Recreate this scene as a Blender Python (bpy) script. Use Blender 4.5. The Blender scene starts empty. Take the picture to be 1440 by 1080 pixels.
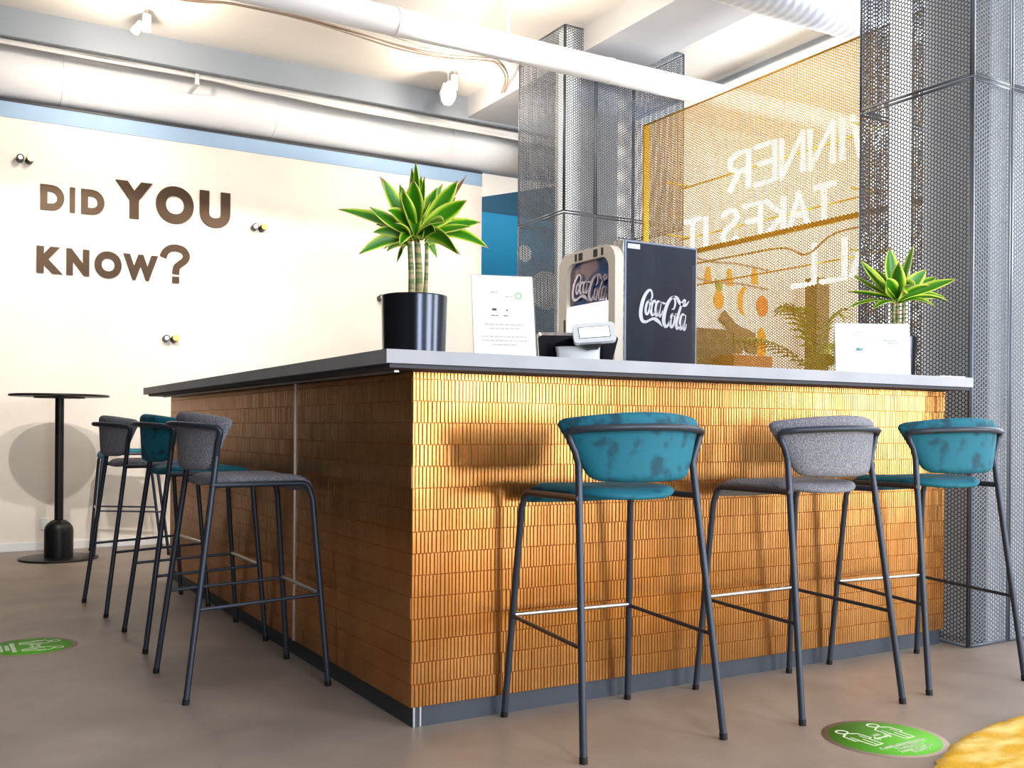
import bpy, bmesh, math, random
import numpy as np
from mathutils import Vector, Matrix

random.seed(7)
PI = math.pi
S = bpy.context.scene
COL = S.collection

# ------------------------------------------------------------------ camera
CAM = Vector((-1.257, -2.721, 0.90))
FPX = 1408.5
yaw = math.radians(-30.47); roll = math.radians(0.4)
cy_, sy_ = math.cos(yaw), math.sin(yaw)
Ry = Matrix(((cy_, 0, sy_), (0, 1, 0), (-sy_, 0, cy_)))
Rz = Matrix(((math.cos(roll), -math.sin(roll), 0), (math.sin(roll), math.cos(roll), 0), (0, 0, 1)))
M = Rz @ Ry
def row(i):
    r = M[i]; return Vector((r[0], r[2], -r[1]))
RIGHT, DOWN, FWD = row(0), row(1), row(2)
cd = bpy.data.cameras.new('camera')
cam = bpy.data.objects.new('camera', cd); COL.objects.link(cam)
mw = Matrix.Identity(4)
for i, v in enumerate((RIGHT, -DOWN, -FWD)):
    for k in range(3): mw[k][i] = v[k]
mw.translation = CAM
cam.matrix_world = mw
cd.sensor_width = 36.0
cd.lens = FPX / 1440 * 36
cd.shift_y = (601.8 - 540) / 1440
cd.clip_start = 0.05
S.camera = cam

# ------------------------------------------------------------------ world, light, exposure
S.view_settings.view_transform = 'Standard'
S.view_settings.look = 'None'
S.view_settings.gamma = 1
S.view_settings.use_curve_mapping = False
S.view_settings.exposure = 0.5
wd = bpy.data.worlds.new('world'); S.world = wd; wd.use_nodes = True
wd.node_tree.nodes['Background'].inputs[0].default_value = (0.86, 0.93, 1.0, 1)
wd.node_tree.nodes['Background'].inputs[1].default_value = 0.5

def area(name, loc, target, sx, sy, power, color=(1, 1, 1)):
    l = bpy.data.lights.new(name, 'AREA'); l.shape = 'RECTANGLE'; l.size = sx; l.size_y = sy
    l.energy = power; l.color = color
    o = bpy.data.objects.new(name, l); COL.objects.link(o)
    o.location = loc
    o.rotation_euler = (Vector(target) - Vector(loc)).to_track_quat('-Z', 'Y').to_euler()
    return o
def spot(name, loc, target, power, angle=70, blend=0.6, rad=0.03, color=(1, 0.86, 0.7), parent=None):
    l = bpy.data.lights.new(name, 'SPOT'); l.energy = power; l.spot_size = math.radians(angle); l.spot_blend = blend
    l.shadow_soft_size = rad; l.color = color
    o = bpy.data.objects.new(name, l); COL.objects.link(o)
    o.location = loc
    o.rotation_euler = (Vector(target) - Vector(loc)).to_track_quat('-Z', 'Y').to_euler()
    return o
# daylight through the shop windows behind the camera and on the right
area('window_daylight', (-0.5, -5.6, 1.9), (-0.2, 0, 1.2), 1.2, 2.6, 100, (0.90, 0.95, 1.0))
area('window_daylight', (3.3, -5.6, 1.7), (1.2, 0, 1.0), 1.9, 2.6, 150, (0.95, 0.97, 1.0))
area('window_daylight', (7.4, -4.6, 1.7), (2.0, 0, 1.0), 2.0, 2.6, 150, (0.95, 0.97, 1.0))
area('window_daylight', (8.8, 1.4, 1.9), (4.0, 2.8, 2.0), 3.4, 2.8, 150, (0.95, 0.98, 1.0))
# fill lights without fixtures, added to brighten the far room and the mural wall
area('ceiling_fill', (5.6, 0.2, 2.5), (4.6, 1.2, 3.65), 2.0, 1.2, 130, (0.96, 0.98, 1.0))
area('wall_fill', (5.6, 3.0, 3.5), (5.4, 4.2, 1.6), 2.4, 0.3, 9, (1.0, 0.96, 0.88))
area('wall_fill', (4.0, 5.55, 3.5), (4.2, 6.5, 1.8), 1.8, 0.2, 17, (1.0, 0.98, 0.95))
# warm ceiling spots aimed at the lettered wall
spot('wall_spot', (-1.0, 1.7, 3.5), (-0.5, 5.18, 1.5), 190, 52, 0.7, 0.03, (1, 0.93, 0.85))
spot('wall_spot', (-0.15, 1.6, 3.5), (0.0, 5.18, 1.7), 175, 50, 0.7, 0.03, (1, 0.93, 0.85))
spot('wall_spot', (1.6, 1.7, 3.5), (1.7, 5.18, 1.9), 200, 54, 0.7, 0.03, (1, 0.93, 0.85))

# ------------------------------------------------------------------ materials
def lin(c):
    return tuple((x / 255 / 12.92) if x / 255 <= 0.04045 else ((x / 255 + 0.055) / 1.055) ** 2.4 for x in c)
def mat(name, rgb, rough=0.5, metal=0.0, rgb2=None, scale=20, detail=4, lo=0.4, hi=0.6, bump=0, bscale=60,
        stretch=None, sheen=0, emit=0, coat=0, trans=0, noise_rough=None):
    m = bpy.data.materials.new(name); m.use_nodes = True
    nt = m.node_tree; N = nt.nodes; L = nt.links
    b = N['Principled BSDF']
    b.inputs['Base Color'].default_value = (*lin(rgb), 1)
    b.inputs['Roughness'].default_value = rough
    b.inputs['Metallic'].default_value = metal
    if sheen:
        b.inputs['Sheen Weight'].default_value = sheen; b.inputs['Sheen Roughness'].default_value = 0.4
        b.inputs['Sheen Tint'].default_value = (*lin(rgb), 1)
    if coat: b.inputs['Coat Weight'].default_value = coat
    if trans: b.inputs['Transmission Weight'].default_value = trans
    if emit:
        b.inputs['Emission Color'].default_value = (*lin(rgb), 1); b.inputs['Emission Strength'].default_value = emit
    vec = None
    if rgb2 or bump:
        tc = N.new('ShaderNodeTexCoord'); mp = N.new('ShaderNodeMapping')
        L.new(tc.outputs['Object'], mp.inputs['Vector'])
        if stretch: mp.inputs['Scale'].default_value = stretch
        vec = mp.outputs['Vector']
    if rgb2:
        n = N.new('ShaderNodeTexNoise'); n.inputs['Scale'].default_value = scale; n.inputs['Detail'].default_value = detail
        L.new(vec, n.inputs['Vector'])
        r = N.new('ShaderNodeValToRGB')
        r.color_ramp.elements[0].position = lo; r.color_ramp.elements[1].position = hi
        r.color_ramp.elements[0].color = (*lin(rgb), 1); r.color_ramp.elements[1].color = (*lin(rgb2), 1)
        L.new(n.outputs['Fac'], r.inputs['Fac']); L.new(r.outputs['Color'], b.inputs['Base Color'])
    if bump:
        n2 = N.new('ShaderNodeTexNoise'); n2.inputs['Scale'].default_value = bscale; n2.inputs['Detail'].default_value = 3
        L.new(vec, n2.inputs['Vector'])
        bp = N.new('ShaderNodeBump'); bp.inputs['Strength'].default_value = bump; bp.inputs['Distance'].default_value = 0.002
        L.new(n2.outputs['Fac'], bp.inputs['Height']); L.new(bp.outputs['Normal'], b.inputs['Normal'])
    return m

MT = {}
MT['floor'] = mat('floor_concrete', (162, 149, 140), 0.5, 0, (141, 129, 120), 3.0, 12, 0.32, 0.7, bump=0.15, bscale=14)
MT['wall'] = mat('wall_plaster', (236, 228, 218), 0.8, 0, (228, 220, 210), 3, 3, 0.35, 0.7)
MT['white'] = mat('white_paint', (236, 236, 236), 0.6, 0, (226, 228, 230), 2, 3, 0.3, 0.7)
MT['ceil'] = mat('ceiling_paint', (238, 236, 233), 0.8, 0, (230, 228, 225), 1.2, 5, 0.35, 0.7)
MT['beam'] = mat('beam_paint', (196, 198, 204), 0.8, 0, (186, 188, 194), 1.5, 4, 0.35, 0.7)
MT['girder'] = mat('girder_paint', (150, 160, 172), 0.8, 0, (142, 152, 164), 1.5, 4, 0.35, 0.7)
MT['shade_band'] = mat('blue_shade_band', (150, 178, 208), 0.7, 0, (144, 172, 202), 3, 3, 0.35, 0.7)  # shadow at the top of the lettered wall, put into the colour
MT['dark_trim'] = mat('dark_trim', (30, 34, 44), 0.5)
MT['teal_wall'] = mat('teal_wall_paint', (0, 128, 172), 0.7, 0, (0, 122, 166), 2, 3, 0.35, 0.7)
MT['teal_dark'] = mat('dark_teal_paint', (10, 72, 98), 0.7)
MT['copper'] = mat('copper_tile', (196, 141, 84), 0.27, 1.0, (184, 128, 70), 9, 4, 0.35, 0.65, stretch=(1, 1, 1))
MT['letter'] = mat('brushed_copper', (66, 50, 36), 0.42, 0.8, (52, 40, 30), 60, 3, 0.35, 0.65, stretch=(0.3, 1, 6))
MT['top'] = mat('worktop_laminate', (168, 172, 182), 0.5, 0, (158, 162, 172), 5, 6, 0.35, 0.65)
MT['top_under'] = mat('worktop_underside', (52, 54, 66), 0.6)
MT['plinth'] = mat('plinth_graphite', (56, 63, 74), 0.5)
MT['alu'] = mat('aluminium_strip', (205, 205, 208), 0.35, 0.9)
MT['carcass'] = mat('dark_shade_board', (70, 66, 62), 0.7)
MT['frame'] = mat('stool_frame_metal', (62, 70, 84), 0.42, 0.55)
MT['rubber'] = mat('black_rubber', (16, 16, 18), 0.7)
MT['steel'] = mat('brushed_steel', (208, 206, 202), 0.28, 1.0)
MT['velvet'] = mat('teal_velvet', (0, 70, 90), 0.75, 0, (0, 106, 130), 20, 4, 0.34, 0.47, sheen=0.25, bump=0.05, bscale=200)
MT['tweed'] = mat('grey_tweed', (102, 104, 116), 0.9, 0, (150, 152, 164), 260, 2, 0.4, 0.62, bump=0.5, bscale=420)
MT['mesh'] = mat('grey_perforated_metal', (92, 100, 112), 0.4, 0.5)
MT['gold'] = mat('gold_perforated_metal', (202, 156, 42), 0.4, 0.5)
MT['pillar'] = mat('pillar_paint', (226, 227, 232), 0.7, 0, (216, 217, 222), 2, 3, 0.35, 0.7)
MT['black'] = mat('black_powder_coat', (18, 18, 20), 0.4, 0.2)
MT['pot'] = mat('black_woven_pot', (62, 66, 76), 0.2, 0.9)
MT['soil'] = mat('potting_soil', (52, 38, 28), 0.9, 0, (34, 24, 18), 60)
MT['stem'] = mat('plant_cane', (96, 122, 70), 0.7, 0, (176, 158, 116), 40, 2, 0.45, 0.6, stretch=(0.3, 0.3, 2.2))
MT['palm'] = mat('palm_green', (96, 128, 30), 0.6, 0, (120, 146, 40), 8)
MT['paper'] = mat('white_paper', (246, 246, 247), 0.6)
MT['acrylic'] = mat('clear_acrylic', (225, 232, 238), 0.08, 0, trans=0.85)
MT['print'] = mat('grey_print', (186, 186, 190), 0.7)
MT['print_dark'] = mat('dark_print', (70, 76, 84), 0.7)
MT['print_green'] = mat('green_print', (140, 206, 146), 0.7)
MT['print_teal'] = mat('teal_print', (92, 150, 168), 0.7)
MT['decal'] = mat('green_floor_vinyl', (92, 176, 40), 0.75, 0, (96, 180, 40), 8)
MT['decal_ring'] = mat('brown_floor_vinyl', (164, 146, 130), 0.6)
MT['decal_white'] = mat('white_vinyl', (240, 250, 226), 0.5)
MT['rug'] = mat('yellow_distressed_pile', (214, 164, 28), 0.95, 0, (250, 230, 150), 6, 9, 0.42, 0.72, sheen=0.3, bump=0.8, bscale=90, stretch=(1, 2.4, 1))
MT['pos_black'] = mat('black_gloss_plastic', (20, 18, 30), 0.25, 0, coat=0.5)
MT['pos_white'] = mat('pale_grey_plastic', (214, 220, 226), 0.35)
MT['screen'] = mat('lit_display', (250, 252, 250), 0.3, emit=0.9)
MT['cool_side'] = mat('dark_blue_panel', (34, 38, 56), 0.32, 0, (40, 48, 70), 3, 3, 0.35, 0.65, coat=0.3)
MT['cool_edge'] = mat('silver_edge', (176, 190, 214), 0.3, 0.6)
MT['galv'] = mat('galvanised_steel', (150, 154, 152), 0.3, 0.9, (206, 210, 206), 30, 3, 0.4, 0.6)
MT['chrome'] = mat('cream_chrome', (255, 246, 234), 0.2, 0.0)
MT['cool_lit'] = mat('lit_cooler_glass', (244, 250, 252), 0.15, emit=1.0)
MT['cool_head'] = mat('mauve_header', (150, 128, 136), 0.2, 0.5, (34, 72, 126), 5, 1, 0.5, 0.56)  # blue patches put reflections into the header colour
MT['logo'] = mat('white_logo', (238, 242, 252), 0.4)
MT['logo_chrome'] = mat('silver_logo', (206, 202, 222), 0.15, 0.7)
MT['neon'] = mat('neon_white', (255, 252, 242), 0.5, emit=7)
MT['wire'] = mat('cable_grey', (150, 132, 118), 0.6)
MT['wire_white'] = mat('cable_white', (240, 238, 236), 0.6)
MT['lamp_white'] = mat('lamp_white', (238, 238, 238), 0.5)
MT['bulb'] = mat('lamp_glow', (255, 236, 208), 0.5, emit=12)
MT['glow_tube'] = mat('white_glow_tube', (252, 250, 246), 0.5, emit=0.75)  # plain white with emission, for the tubes inside the columns
MT['brass'] = mat('brass_cap', (190, 140, 84), 0.3, 0.9)
MT['crystal'] = mat('silver_crystal', (214, 222, 238), 0.15, 0.35)
MT['dark_wood'] = mat('dark_olive_wood', (76, 62, 30), 0.6, 0, (62, 50, 24), 6)
MT['crate'] = mat('orange_crate_wood', (176, 98, 44), 0.6, 0, (160, 84, 36), 8)
MT['brown_card'] = mat('brown_card', (104, 84, 62), 0.8)
MT['orange'] = mat('orange_print', (232, 140, 20), 0.7)
MT['deeporange'] = mat('deep_orange_print', (206, 104, 34), 0.7)
MT['leafprint'] = mat('green_print_leaf', (120, 140, 40), 0.7)
MT['duct'] = mat('white_duct', (248, 249, 251), 0.5, 0, (243, 244, 247), 3, 3, 0.3, 0.7)
MT['spiral'] = mat('spiral_duct_metal', (196, 204, 220), 0.35, 0.3)
MT['wood_mullion'] = mat('window_mullion', (60, 62, 66), 0.5)

def leaf_material():
    m = bpy.data.materials.new('variegated_leaf'); m.use_nodes = True
    nt = m.node_tree; N = nt.nodes; L = nt.links; b = N['Principled BSDF']
    b.inputs['Roughness'].default_value = 0.35
    uv = N.new('ShaderNodeUVMap'); sp = N.new('ShaderNodeSeparateXYZ'); L.new(uv.outputs['UV'], sp.inputs[0])
    a = N.new('ShaderNodeMath'); a.operation = 'SUBTRACT'; a.inputs[1].default_value = 0.5; L.new(sp.outputs['X'], a.inputs[0])
    ab = N.new('ShaderNodeMath'); ab.operation = 'ABSOLUTE'; L.new(a.outputs[0], ab.inputs[0])
    ns = N.new('ShaderNodeTexNoise'); ns.inputs['Scale'].default_value = 26
    tc = N.new('ShaderNodeTexCoord'); L.new(tc.outputs['Object'], ns.inputs['Vector'])
    ad = N.new('ShaderNodeMath'); ad.operation = 'MULTIPLY_ADD'; ad.inputs[1].default_value = 0.14; L.new(ns.outputs['Fac'], ad.inputs[0]); L.new(ab.outputs[0], ad.inputs[2])
    r = N.new('ShaderNodeValToRGB'); e = r.color_ramp.elements
    e[0].position = 0.30; e[0].color = (*lin((58, 134, 14)), 1)
    e[1].position = 0.60; e[1].color = (*lin((246, 244, 140)), 1)
    x = e.new(0.40); x.color = (*lin((112, 186, 24)), 1)
    x = e.new(0.47); x.color = (*lin((206, 230, 60)), 1)
    L.new(ad.outputs[0], r.inputs['Fac'])
    # dry brown tips
    r2 = N.new('ShaderNodeValToRGB'); r2.color_ramp.elements[0].position = 0.93; r2.color_ramp.elements[1].position = 0.985
    L.new(sp.outputs['Y'], r2.inputs['Fac'])
    mx = N.new('ShaderNodeMix'); mx.data_type = 'RGBA'
    L.new(r2.outputs['Color'], mx.inputs[0]); L.new(r.outputs['Color'], mx.inputs[6]); mx.inputs[7].default_value = (*lin((176, 122, 72)), 1)
    L.new(mx.outputs[2], b.inputs['Base Color'])
    b.inputs['Subsurface Weight'].default_value = 0.0
    return m
MT['leaf'] = leaf_material()
MT['dry_leaf'] = mat('dry_leaf', (206, 178, 128), 0.7, 0, (178, 128, 84), 20)

# ------------------------------------------------------------------ mesh helpers
class MB:
    def __init__(s): s.v = []; s.f = []; s.sm = []
    def add(s, vs, fs, smooth=False):
        o = len(s.v); s.v += [tuple(p) for p in vs]
        for q in fs: s.f.append(tuple(i + o for i in q)); s.sm.append(smooth)
    def box(s, x0, x1, y0, y1, z0, z1, b=0.0):
        if b <= 0:
            vs = [(x, y, z) for z in (z0, z1) for y in (y0, y1) for x in (x0, x1)]
            s.add(vs, [(0, 2, 3, 1), (4, 5, 7, 6), (0, 1, 5, 4), (2, 6, 7, 3), (0, 4, 6, 2), (1, 3, 7, 5)])
        else:
            bm = bmesh.new(); bmesh.ops.create_cube(bm, size=1)
            for v in bm.verts:
                v.co = Vector(((x0 + x1) / 2 + v.co.x * (x1 - x0), (y0 + y1) / 2 + v.co.y * (y1 - y0), (z0 + z1) / 2 + v.co.z * (z1 - z0)))
            bmesh.ops.bevel(bm, geom=bm.edges[:] , offset=b, segments=2, affect='EDGES', profile=0.5)
            s.bm(bm)
        return s
    def bm(s, bm, smooth=False):
        bm.verts.ensure_lookup_table(); bm.verts.index_update()
        s.add([v.co[:] for v in bm.verts], [[v.index for v in f.verts] for f in bm.faces], smooth); bm.free()
    def tube(s, pts, r, n=10, closed=False, cap=True):
        P = [Vector(p) for p in pts]; m = len(P)
        rr = r if isinstance(r, (list, tuple)) else [r] * m
        rings = []; up = None
        for i in range(m):
            if closed: t = (P[(i + 1) % m] - P[i - 1])
            else: t = P[min(i + 1, m - 1)] - P[max(i - 1, 0)]
            t.normalize()
            if up is None:
                up = Vector((0, 0, 1)) if abs(t.z) < 0.9 else Vector((1, 0, 0))
            a = (up - t * up.dot(t)); a.normalize(); up = a; b = t.cross(a)
            rings.append([P[i] + (a * math.cos(2 * PI * k / n) + b * math.sin(2 * PI * k / n)) * rr[i] for k in range(n)])
        vs = [p for R in rings for p in R]; fs = []
        for i in range(m if closed else m - 1):
            j = (i + 1) % m
            for k in range(n): fs.append((i * n + k, i * n + (k + 1) % n, j * n + (k + 1) % n, j * n + k))
        s.add(vs, fs, True)
        if cap and not closed:
            s.add(rings[0], [tuple(range(n))[::-1]]); s.add(rings[-1], [tuple(range(n))])
        return s
    def lathe(s, prof, n=48, c=(0, 0, 0), smooth=True):
        vs = []; fs = []; m = len(prof)
        for r, z in prof:
            for k in range(n): vs.append((c[0] + r * math.cos(2 * PI * k / n), c[1] + r * math.sin(2 * PI * k / n), c[2] + z))
        for i in range(m - 1):
            for k in range(n): fs.append((i * n + k, i * n + (k + 1) % n, (i + 1) * n + (k + 1) % n, (i + 1) * n + k))
        s.add(vs, fs, smooth)
        if prof[0][0] > 1e-5: s.add([vs[k] for k in range(n)], [tuple(range(n))[::-1]])
        if prof[-1][0] > 1e-5: s.add([vs[(m - 1) * n + k] for k in range(n)], [tuple(range(n))])
        return s
    def prism(s, poly, z0, z1, T=None):
        """poly in local XY extruded along local Z, mapped by function T"""
        n = len(poly); T = T or (lambda p: p)
        vs = [T((x, y, z0)) for x, y in poly] + [T((x, y, z1)) for x, y in poly]
        fs = [tuple(range(n))[::-1], tuple(range(n, 2 * n))] + [(i, (i + 1) % n, n + (i + 1) % n, n + i) for i in range(n)]
        s.add(vs, fs); return s
    def ribbon(s, pts, w, z0, z1, T):
        """flat stroke of varying width along 2-D points, as a thin solid"""
        P = [Vector((p[0], p[1])) for p in pts]; m = len(P)
        ww = w if isinstance(w, (list, tuple)) else [w] * m
        Lp = []; Rp = []
        for i in range(m):
            t = P[min(i + 1, m - 1)] - P[max(i - 1, 0)]
            if t.length < 1e-9: t = Vector((1, 0))
            t.normalize(); nn = Vector((-t.y, t.x)) * ww[i] / 2
            Lp.append(P[i] + nn); Rp.append(P[i] - nn)
        vs = []
        for i in range(m):
            vs += [T((Lp[i].x, Lp[i].y, z0)), T((Rp[i].x, Rp[i].y, z0)), T((Lp[i].x, Lp[i].y, z1)), T((Rp[i].x, Rp[i].y, z1))]
        fs = []
        for i in range(m - 1):
            a = 4 * i; b = a + 4
            fs += [(a, a + 1, b + 1, b), (a + 2, b + 2, b + 3, a + 3), (a, b, b + 2, a + 2), (a + 1, a + 3, b + 3, b + 1)]
        fs += [(0, 2, 3, 1), (4 * m - 4, 4 * m - 3, 4 * m - 1, 4 * m - 2)]
        s.add(vs, fs); return s
    def mesh(s, name):
        me = bpy.data.meshes.new(name); me.from_pydata(s.v, [], s.f)
        me.polygons.foreach_set('use_smooth', s.sm)
        bm = bmesh.new(); bm.from_mesh(me); bmesh.ops.recalc_face_normals(bm, faces=bm.faces[:]); bm.to_mesh(me); bm.free()
        me.update(); return me
    def build(s, name, m, parent=None):
        me = s.mesh(name); me.materials.append(MT[m] if isinstance(m, str) else m)
        o = bpy.data.objects.new(name, me); COL.objects.link(o)
        if parent: o.parent = parent
        return o
def tag(o, label, cat, group=None, kind=None):
    o['label'] = label; o['category'] = cat
    if group: o['group'] = group
    if kind: o['kind'] = kind
    return o
def thing(name, label, cat, loc=(0, 0, 0), rz=0, group=None):
    o = bpy.data.objects.new(name, None); COL.objects.link(o); o.empty_display_size = 0.1
    o.location = loc; o.rotation_euler = (0, 0, rz)
    return tag(o, label, cat, group)
def struct(mb, name, m):
    o = mb.build(name, m); o['kind'] = 'structure'; return o
def copy_tree(o, parent=None):
    c = o.copy(); COL.objects.link(c)
    if parent: c.parent = parent
    for ch in list(o.children): copy_tree(ch, c)
    return c
def arc(c, r, a0, a1, n, ax=(1, 0, 0), ay=(0, 1, 0)):
    ax = Vector(ax); ay = Vector(ay); c = Vector(c)
    return [c + ax * r * math.cos(a0 + (a1 - a0) * i / n) + ay * r * math.sin(a0 + (a1 - a0) * i / n) for i in range(n + 1)]
def smooth_path(pts, n=8):
    """Catmull-Rom through the points (any dimension tuple)"""
    P = [Vector(p) for p in pts]; out = []
    for i in range(len(P) - 1):
        p0 = P[max(i - 1, 0)]; p1 = P[i]; p2 = P[i + 1]; p3 = P[min(i + 2, len(P) - 1)]
        for k in range(n):
            t = k / n
            out.append(0.5 * ((2 * p1) + (p2 - p0) * t + (2 * p0 - 5 * p1 + 4 * p2 - p3) * t * t + (3 * p1 - p0 - 3 * p2 + p3) * t ** 3))
    out.append(P[-1]); return out
def bez(p0, p1, p2, n):
    p0, p1, p2 = Vector(p0), Vector(p1), Vector(p2)
    return [p0 * (1 - t) ** 2 + p1 * 2 * t * (1 - t) + p2 * t * t for t in [i / n for i in range(n + 1)]]

# ------------------------------------------------------------------ the room
CEIL = 3.65
struct(MB().box(-4, 12, -6.5, 7, -0.1, 0), 'floor', 'floor')
struct(MB().box(-4, 12, -6.5, 7, CEIL, CEIL + 0.15), 'ceiling', 'ceil')
struct(MB().box(-4.2, -4, -6.5, 7, 0, CEIL), 'wall_shade_left', 'carcass')  # unseen dark wall, added to keep the bar's left side dark
struct(MB().box(-4, -1.3, -6.5, -6.3, 0, CEIL), 'wall_shade_front', 'carcass')  # unseen wall piece, added to block world light from the front left
WX1 = 3.06
struct(MB().box(-4, WX1, 5.18, 5.30, 0, 3.178), 'wall_back', 'wall')
struct(MB().box(-4, WX1, 5.17, 5.31, 3.178, 3.195), 'trim_1', 'dark_trim')
struct(MB().box(-4, WX1, 5.174, 5.18, 3.068, 3.178), 'trim_shade', 'shade_band')  # thin strip coloured as the shadow below the wall cap
struct(MB().box(-4, WX1, 5.165, 5.18, 0, 0.06, 0.003), 'baseboard_back', 'white')
mural = struct(MB().box(-4, 12, 6.5, 6.6, 0, CEIL), 'wall_rear', 'wall')
def T_wall(y, d=-1):
    return lambda p: (p[0], y + d * p[2], p[1])
# colour blocks and dots painted on the rear wall
o = MB().prism([(3.2, 0), (6.2, 0), (6.2, 3.167), (3.2, 3.167)], 0, 0.003, T_wall(6.5)).build('painted_block', 'teal_wall', mural)
o = MB().prism([(3.2, 3.165), (6.2, 3.165), (6.2, 3.64), (5.05, 3.64), (3.2, 3.172)], 0.003, 0.005, T_wall(6.5)).build('painted_band', 'teal_dark', mural)
for (cx, cz, r) in ((4.305, 2.775, 0.09), (4.585, 2.40, 0.21)):
    MB().prism([(cx + r * math.cos(a * PI / 18), cz + r * math.sin(a * PI / 18)) for a in range(36)], 0.003, 0.006, T_wall(6.5)).build('painted_dot', 'white', mural)
struct(MB().box(-4, -0.93, 5.12, 5.165, 0.0, 3.0), 'dark_reflect_panel', 'carcass')  # added dark panel out of view, darkens reflections in the bar's side tiles
# far room behind the golden screen
struct(MB().box(3.6, 12, 4.2, 4.3, 0, CEIL), 'wall_far', 'wall')
# beams
struct(MB().box(2.63, 3.165, -3.5, 4.65, 3.48, CEIL), 'trim_3', 'beam')
struct(MB().box(3.165, 3.20, -3.5, 4.65, 3.50, 3.53), 'trim_5', 'white')
struct(MB().box(-4, 12, 4.65, 4.69, 3.46, CEIL), 'trim_4', 'girder')
struct(MB().box(3.205, 3.222, -3.5, 4.2, 3.53, 3.56), 'trim_8', 'dark_trim')
struct(MB().box(4.05, 4.30, -3.5, 4.2, 3.56, CEIL), 'trim_6', 'white')
struct(MB().box(4.035, 4.05, -3.5, 4.2, 3.57, 3.60), 'trim_9', 'girder')

# ------------------------------------------------------------------ ducts
def duct(name, y, z, r, x0, x1, m, label, ribs=0, rods=()):
    t = thing(name, label, 'duct', ((x0 + x1) / 2, y, z))
    cx = (x0 + x1) / 2
    mb = MB()
    if ribs:
        n = int((x1 - x0) / ribs); pts = []; rr = []
        for i in range(n * 4 + 1):
            pts.append((x0 - cx + (x1 - x0) * i / (n * 4), 0, 0)); rr.append(r + (0.003 if i % 4 == 0 else 0))
        mb.tube(pts, rr, 40)
    else:
        mb.tube([(x0 - cx, 0, 0), (x1 - cx, 0, 0)], r, 48)
    mb.build('duct_body', m, t)
    k = x0 + 0.4
    if not ribs:
        while k < x1:
            MB().tube([(k - cx - 0.012, 0, 0), (k - cx + 0.012, 0, 0)], r + 0.004, 48).build('joint_collar', m, t); k += 1.55
    for xr in rods:
        MB().tube([(xr - cx, 0, r - 0.005), (xr - cx, 0, CEIL - z)], 0.009, 8).build('hanger_rod', 'white', t)
    return t
duct('ventilation_duct', 5.225, 3.425, 0.215, -3.9, 6.2, 'duct', 'thick white ventilation duct running above the lettered wall')
duct('ventilation_duct', 2.75, 3.30, 0.082, -3.9, 6.6, 'duct', 'slim white duct crossing the ceiling in front of the far grey mesh column', rods=(1.915, -1.2, 5.2))
duct('ventilation_duct', 1.32, 3.335, 0.142, 2.0, 6.5, 'spiral', 'ribbed pale blue spiral duct at top right beside the near mesh column', ribs=0.06)

# cable bundle lying along the thick duct, and a dark one on the ceiling
t = thing('cable_bundle', 'bundle of white cables sagging along the top of the thick duct', 'cable', (0.5, 5.0, 3.6))
pts0 = [(-2.2, 5.0, 3.62), (-0.816, 4.985, 3.625), (-0.13, 4.985, 3.615), (0.47, 4.985, 3.60), (0.957, 4.985, 3.592), (1.656, 4.985, 3.585), (2.783, 4.985, 3.57), (4.2, 4.985, 3.56)]
random.seed(11)
for k in range(5):
    pp = [(x - 0.5, y - 5.0 - 0.20 + 0.006 * k, z - 3.6 - 0.155 + 0.014 * k + 0.007 * math.sin(2.1 * x + 1.3 * k) + 0.008 * math.sin(3 * x + k * 1.7)) for x, y, z in pts0]
    MB().tube(smooth_path(pp, 6), 0.013, 8).build('cable', 'wire_white', t)
mb = MB().box(-0.06, -0.03, -0.245, -0.237, -0.20, -0.04, 0.003); mb.box(-0.06, -0.03, -0.245, 0.0, -0.208, -0.2)
mb.build('bracket', 'white', t)
t = thing('cable_bundle', 'loose dark cables stapled to the ceiling behind the slim duct', 'cable', (1.5, 3.8, 3.63))
base = [(-1.0, 3.95, 3.64), (0.082, 3.88, 3.63), (0.454, 3.76, 3.625), (0.919, 3.73, 3.615), (1.301, 3.79, 3.62), (1.637, 3.83, 3.61), (1.993, 3.86, 3.62), (2.301, 3.78, 3.63), (2.42, 3.76, 3.62), (2.56, 3.88, 3.58), (2.62, 4.05, 3.52)]
for k in range(3):
    pp = [(x - 1.5, y - 3.8 + 0.025 * math.sin(2.3 * x + 2.1 * k), z - 3.63 - 0.006 * k) for x, y, z in base]
    MB().tube(smooth_path(pp, 6), 0.006, 7).build('cable', 'wire', t)

# small white ceiling spots
def ceiling_spot(x, y, label, aim):
    t = thing('ceiling_spotlight', label, 'spotlight', (x, y, CEIL), 0, 'white ceiling spotlights')
    MB().tube([(0, 0, 0), (0, 0, -0.05)], 0.006, 8).build('stem', 'wire', t)
    MB().tube([(0, 0, -0.045), (0, 0, -0.15)], 0.027, 16).build('driver_can', 'lamp_white', t)
    h = MB().tube([(-0.035, 0, -0.10), (-0.075, 0.01, -0.17)], [0.02, 0.03], 16).build('lamp_head', 'lamp_white', t)
    MB().tube([(-0.0755, 0.0101, -0.171), (-0.077, 0.0105, -0.1735)], 0.024, 16).build('bulb', 'bulb', h)
    l = spot('spot_light', (x - 0.09, y + 0.012, CEIL - 0.2), aim, 30, 110, 0.8, 0.03)
    p = bpy.data.lights.new('spill', 'POINT'); p.energy = 20; p.color = (1, 0.84, 0.66); p.shadow_soft_size = 0.04
    q = bpy.data.objects.new('spill', p); COL.objects.link(q); q.location = (x - 0.10, y - 0.22, CEIL - 0.30)
    return t
ceiling_spot(0.0, 4.2, 'white ceiling spotlight above the lettering at upper left', (-0.3, 5.18, 2.2))
ceiling_spot(2.25, 4.15, 'white ceiling spotlight beside the hanging crystal ornament', (2.2, 5.18, 2.2))
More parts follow.
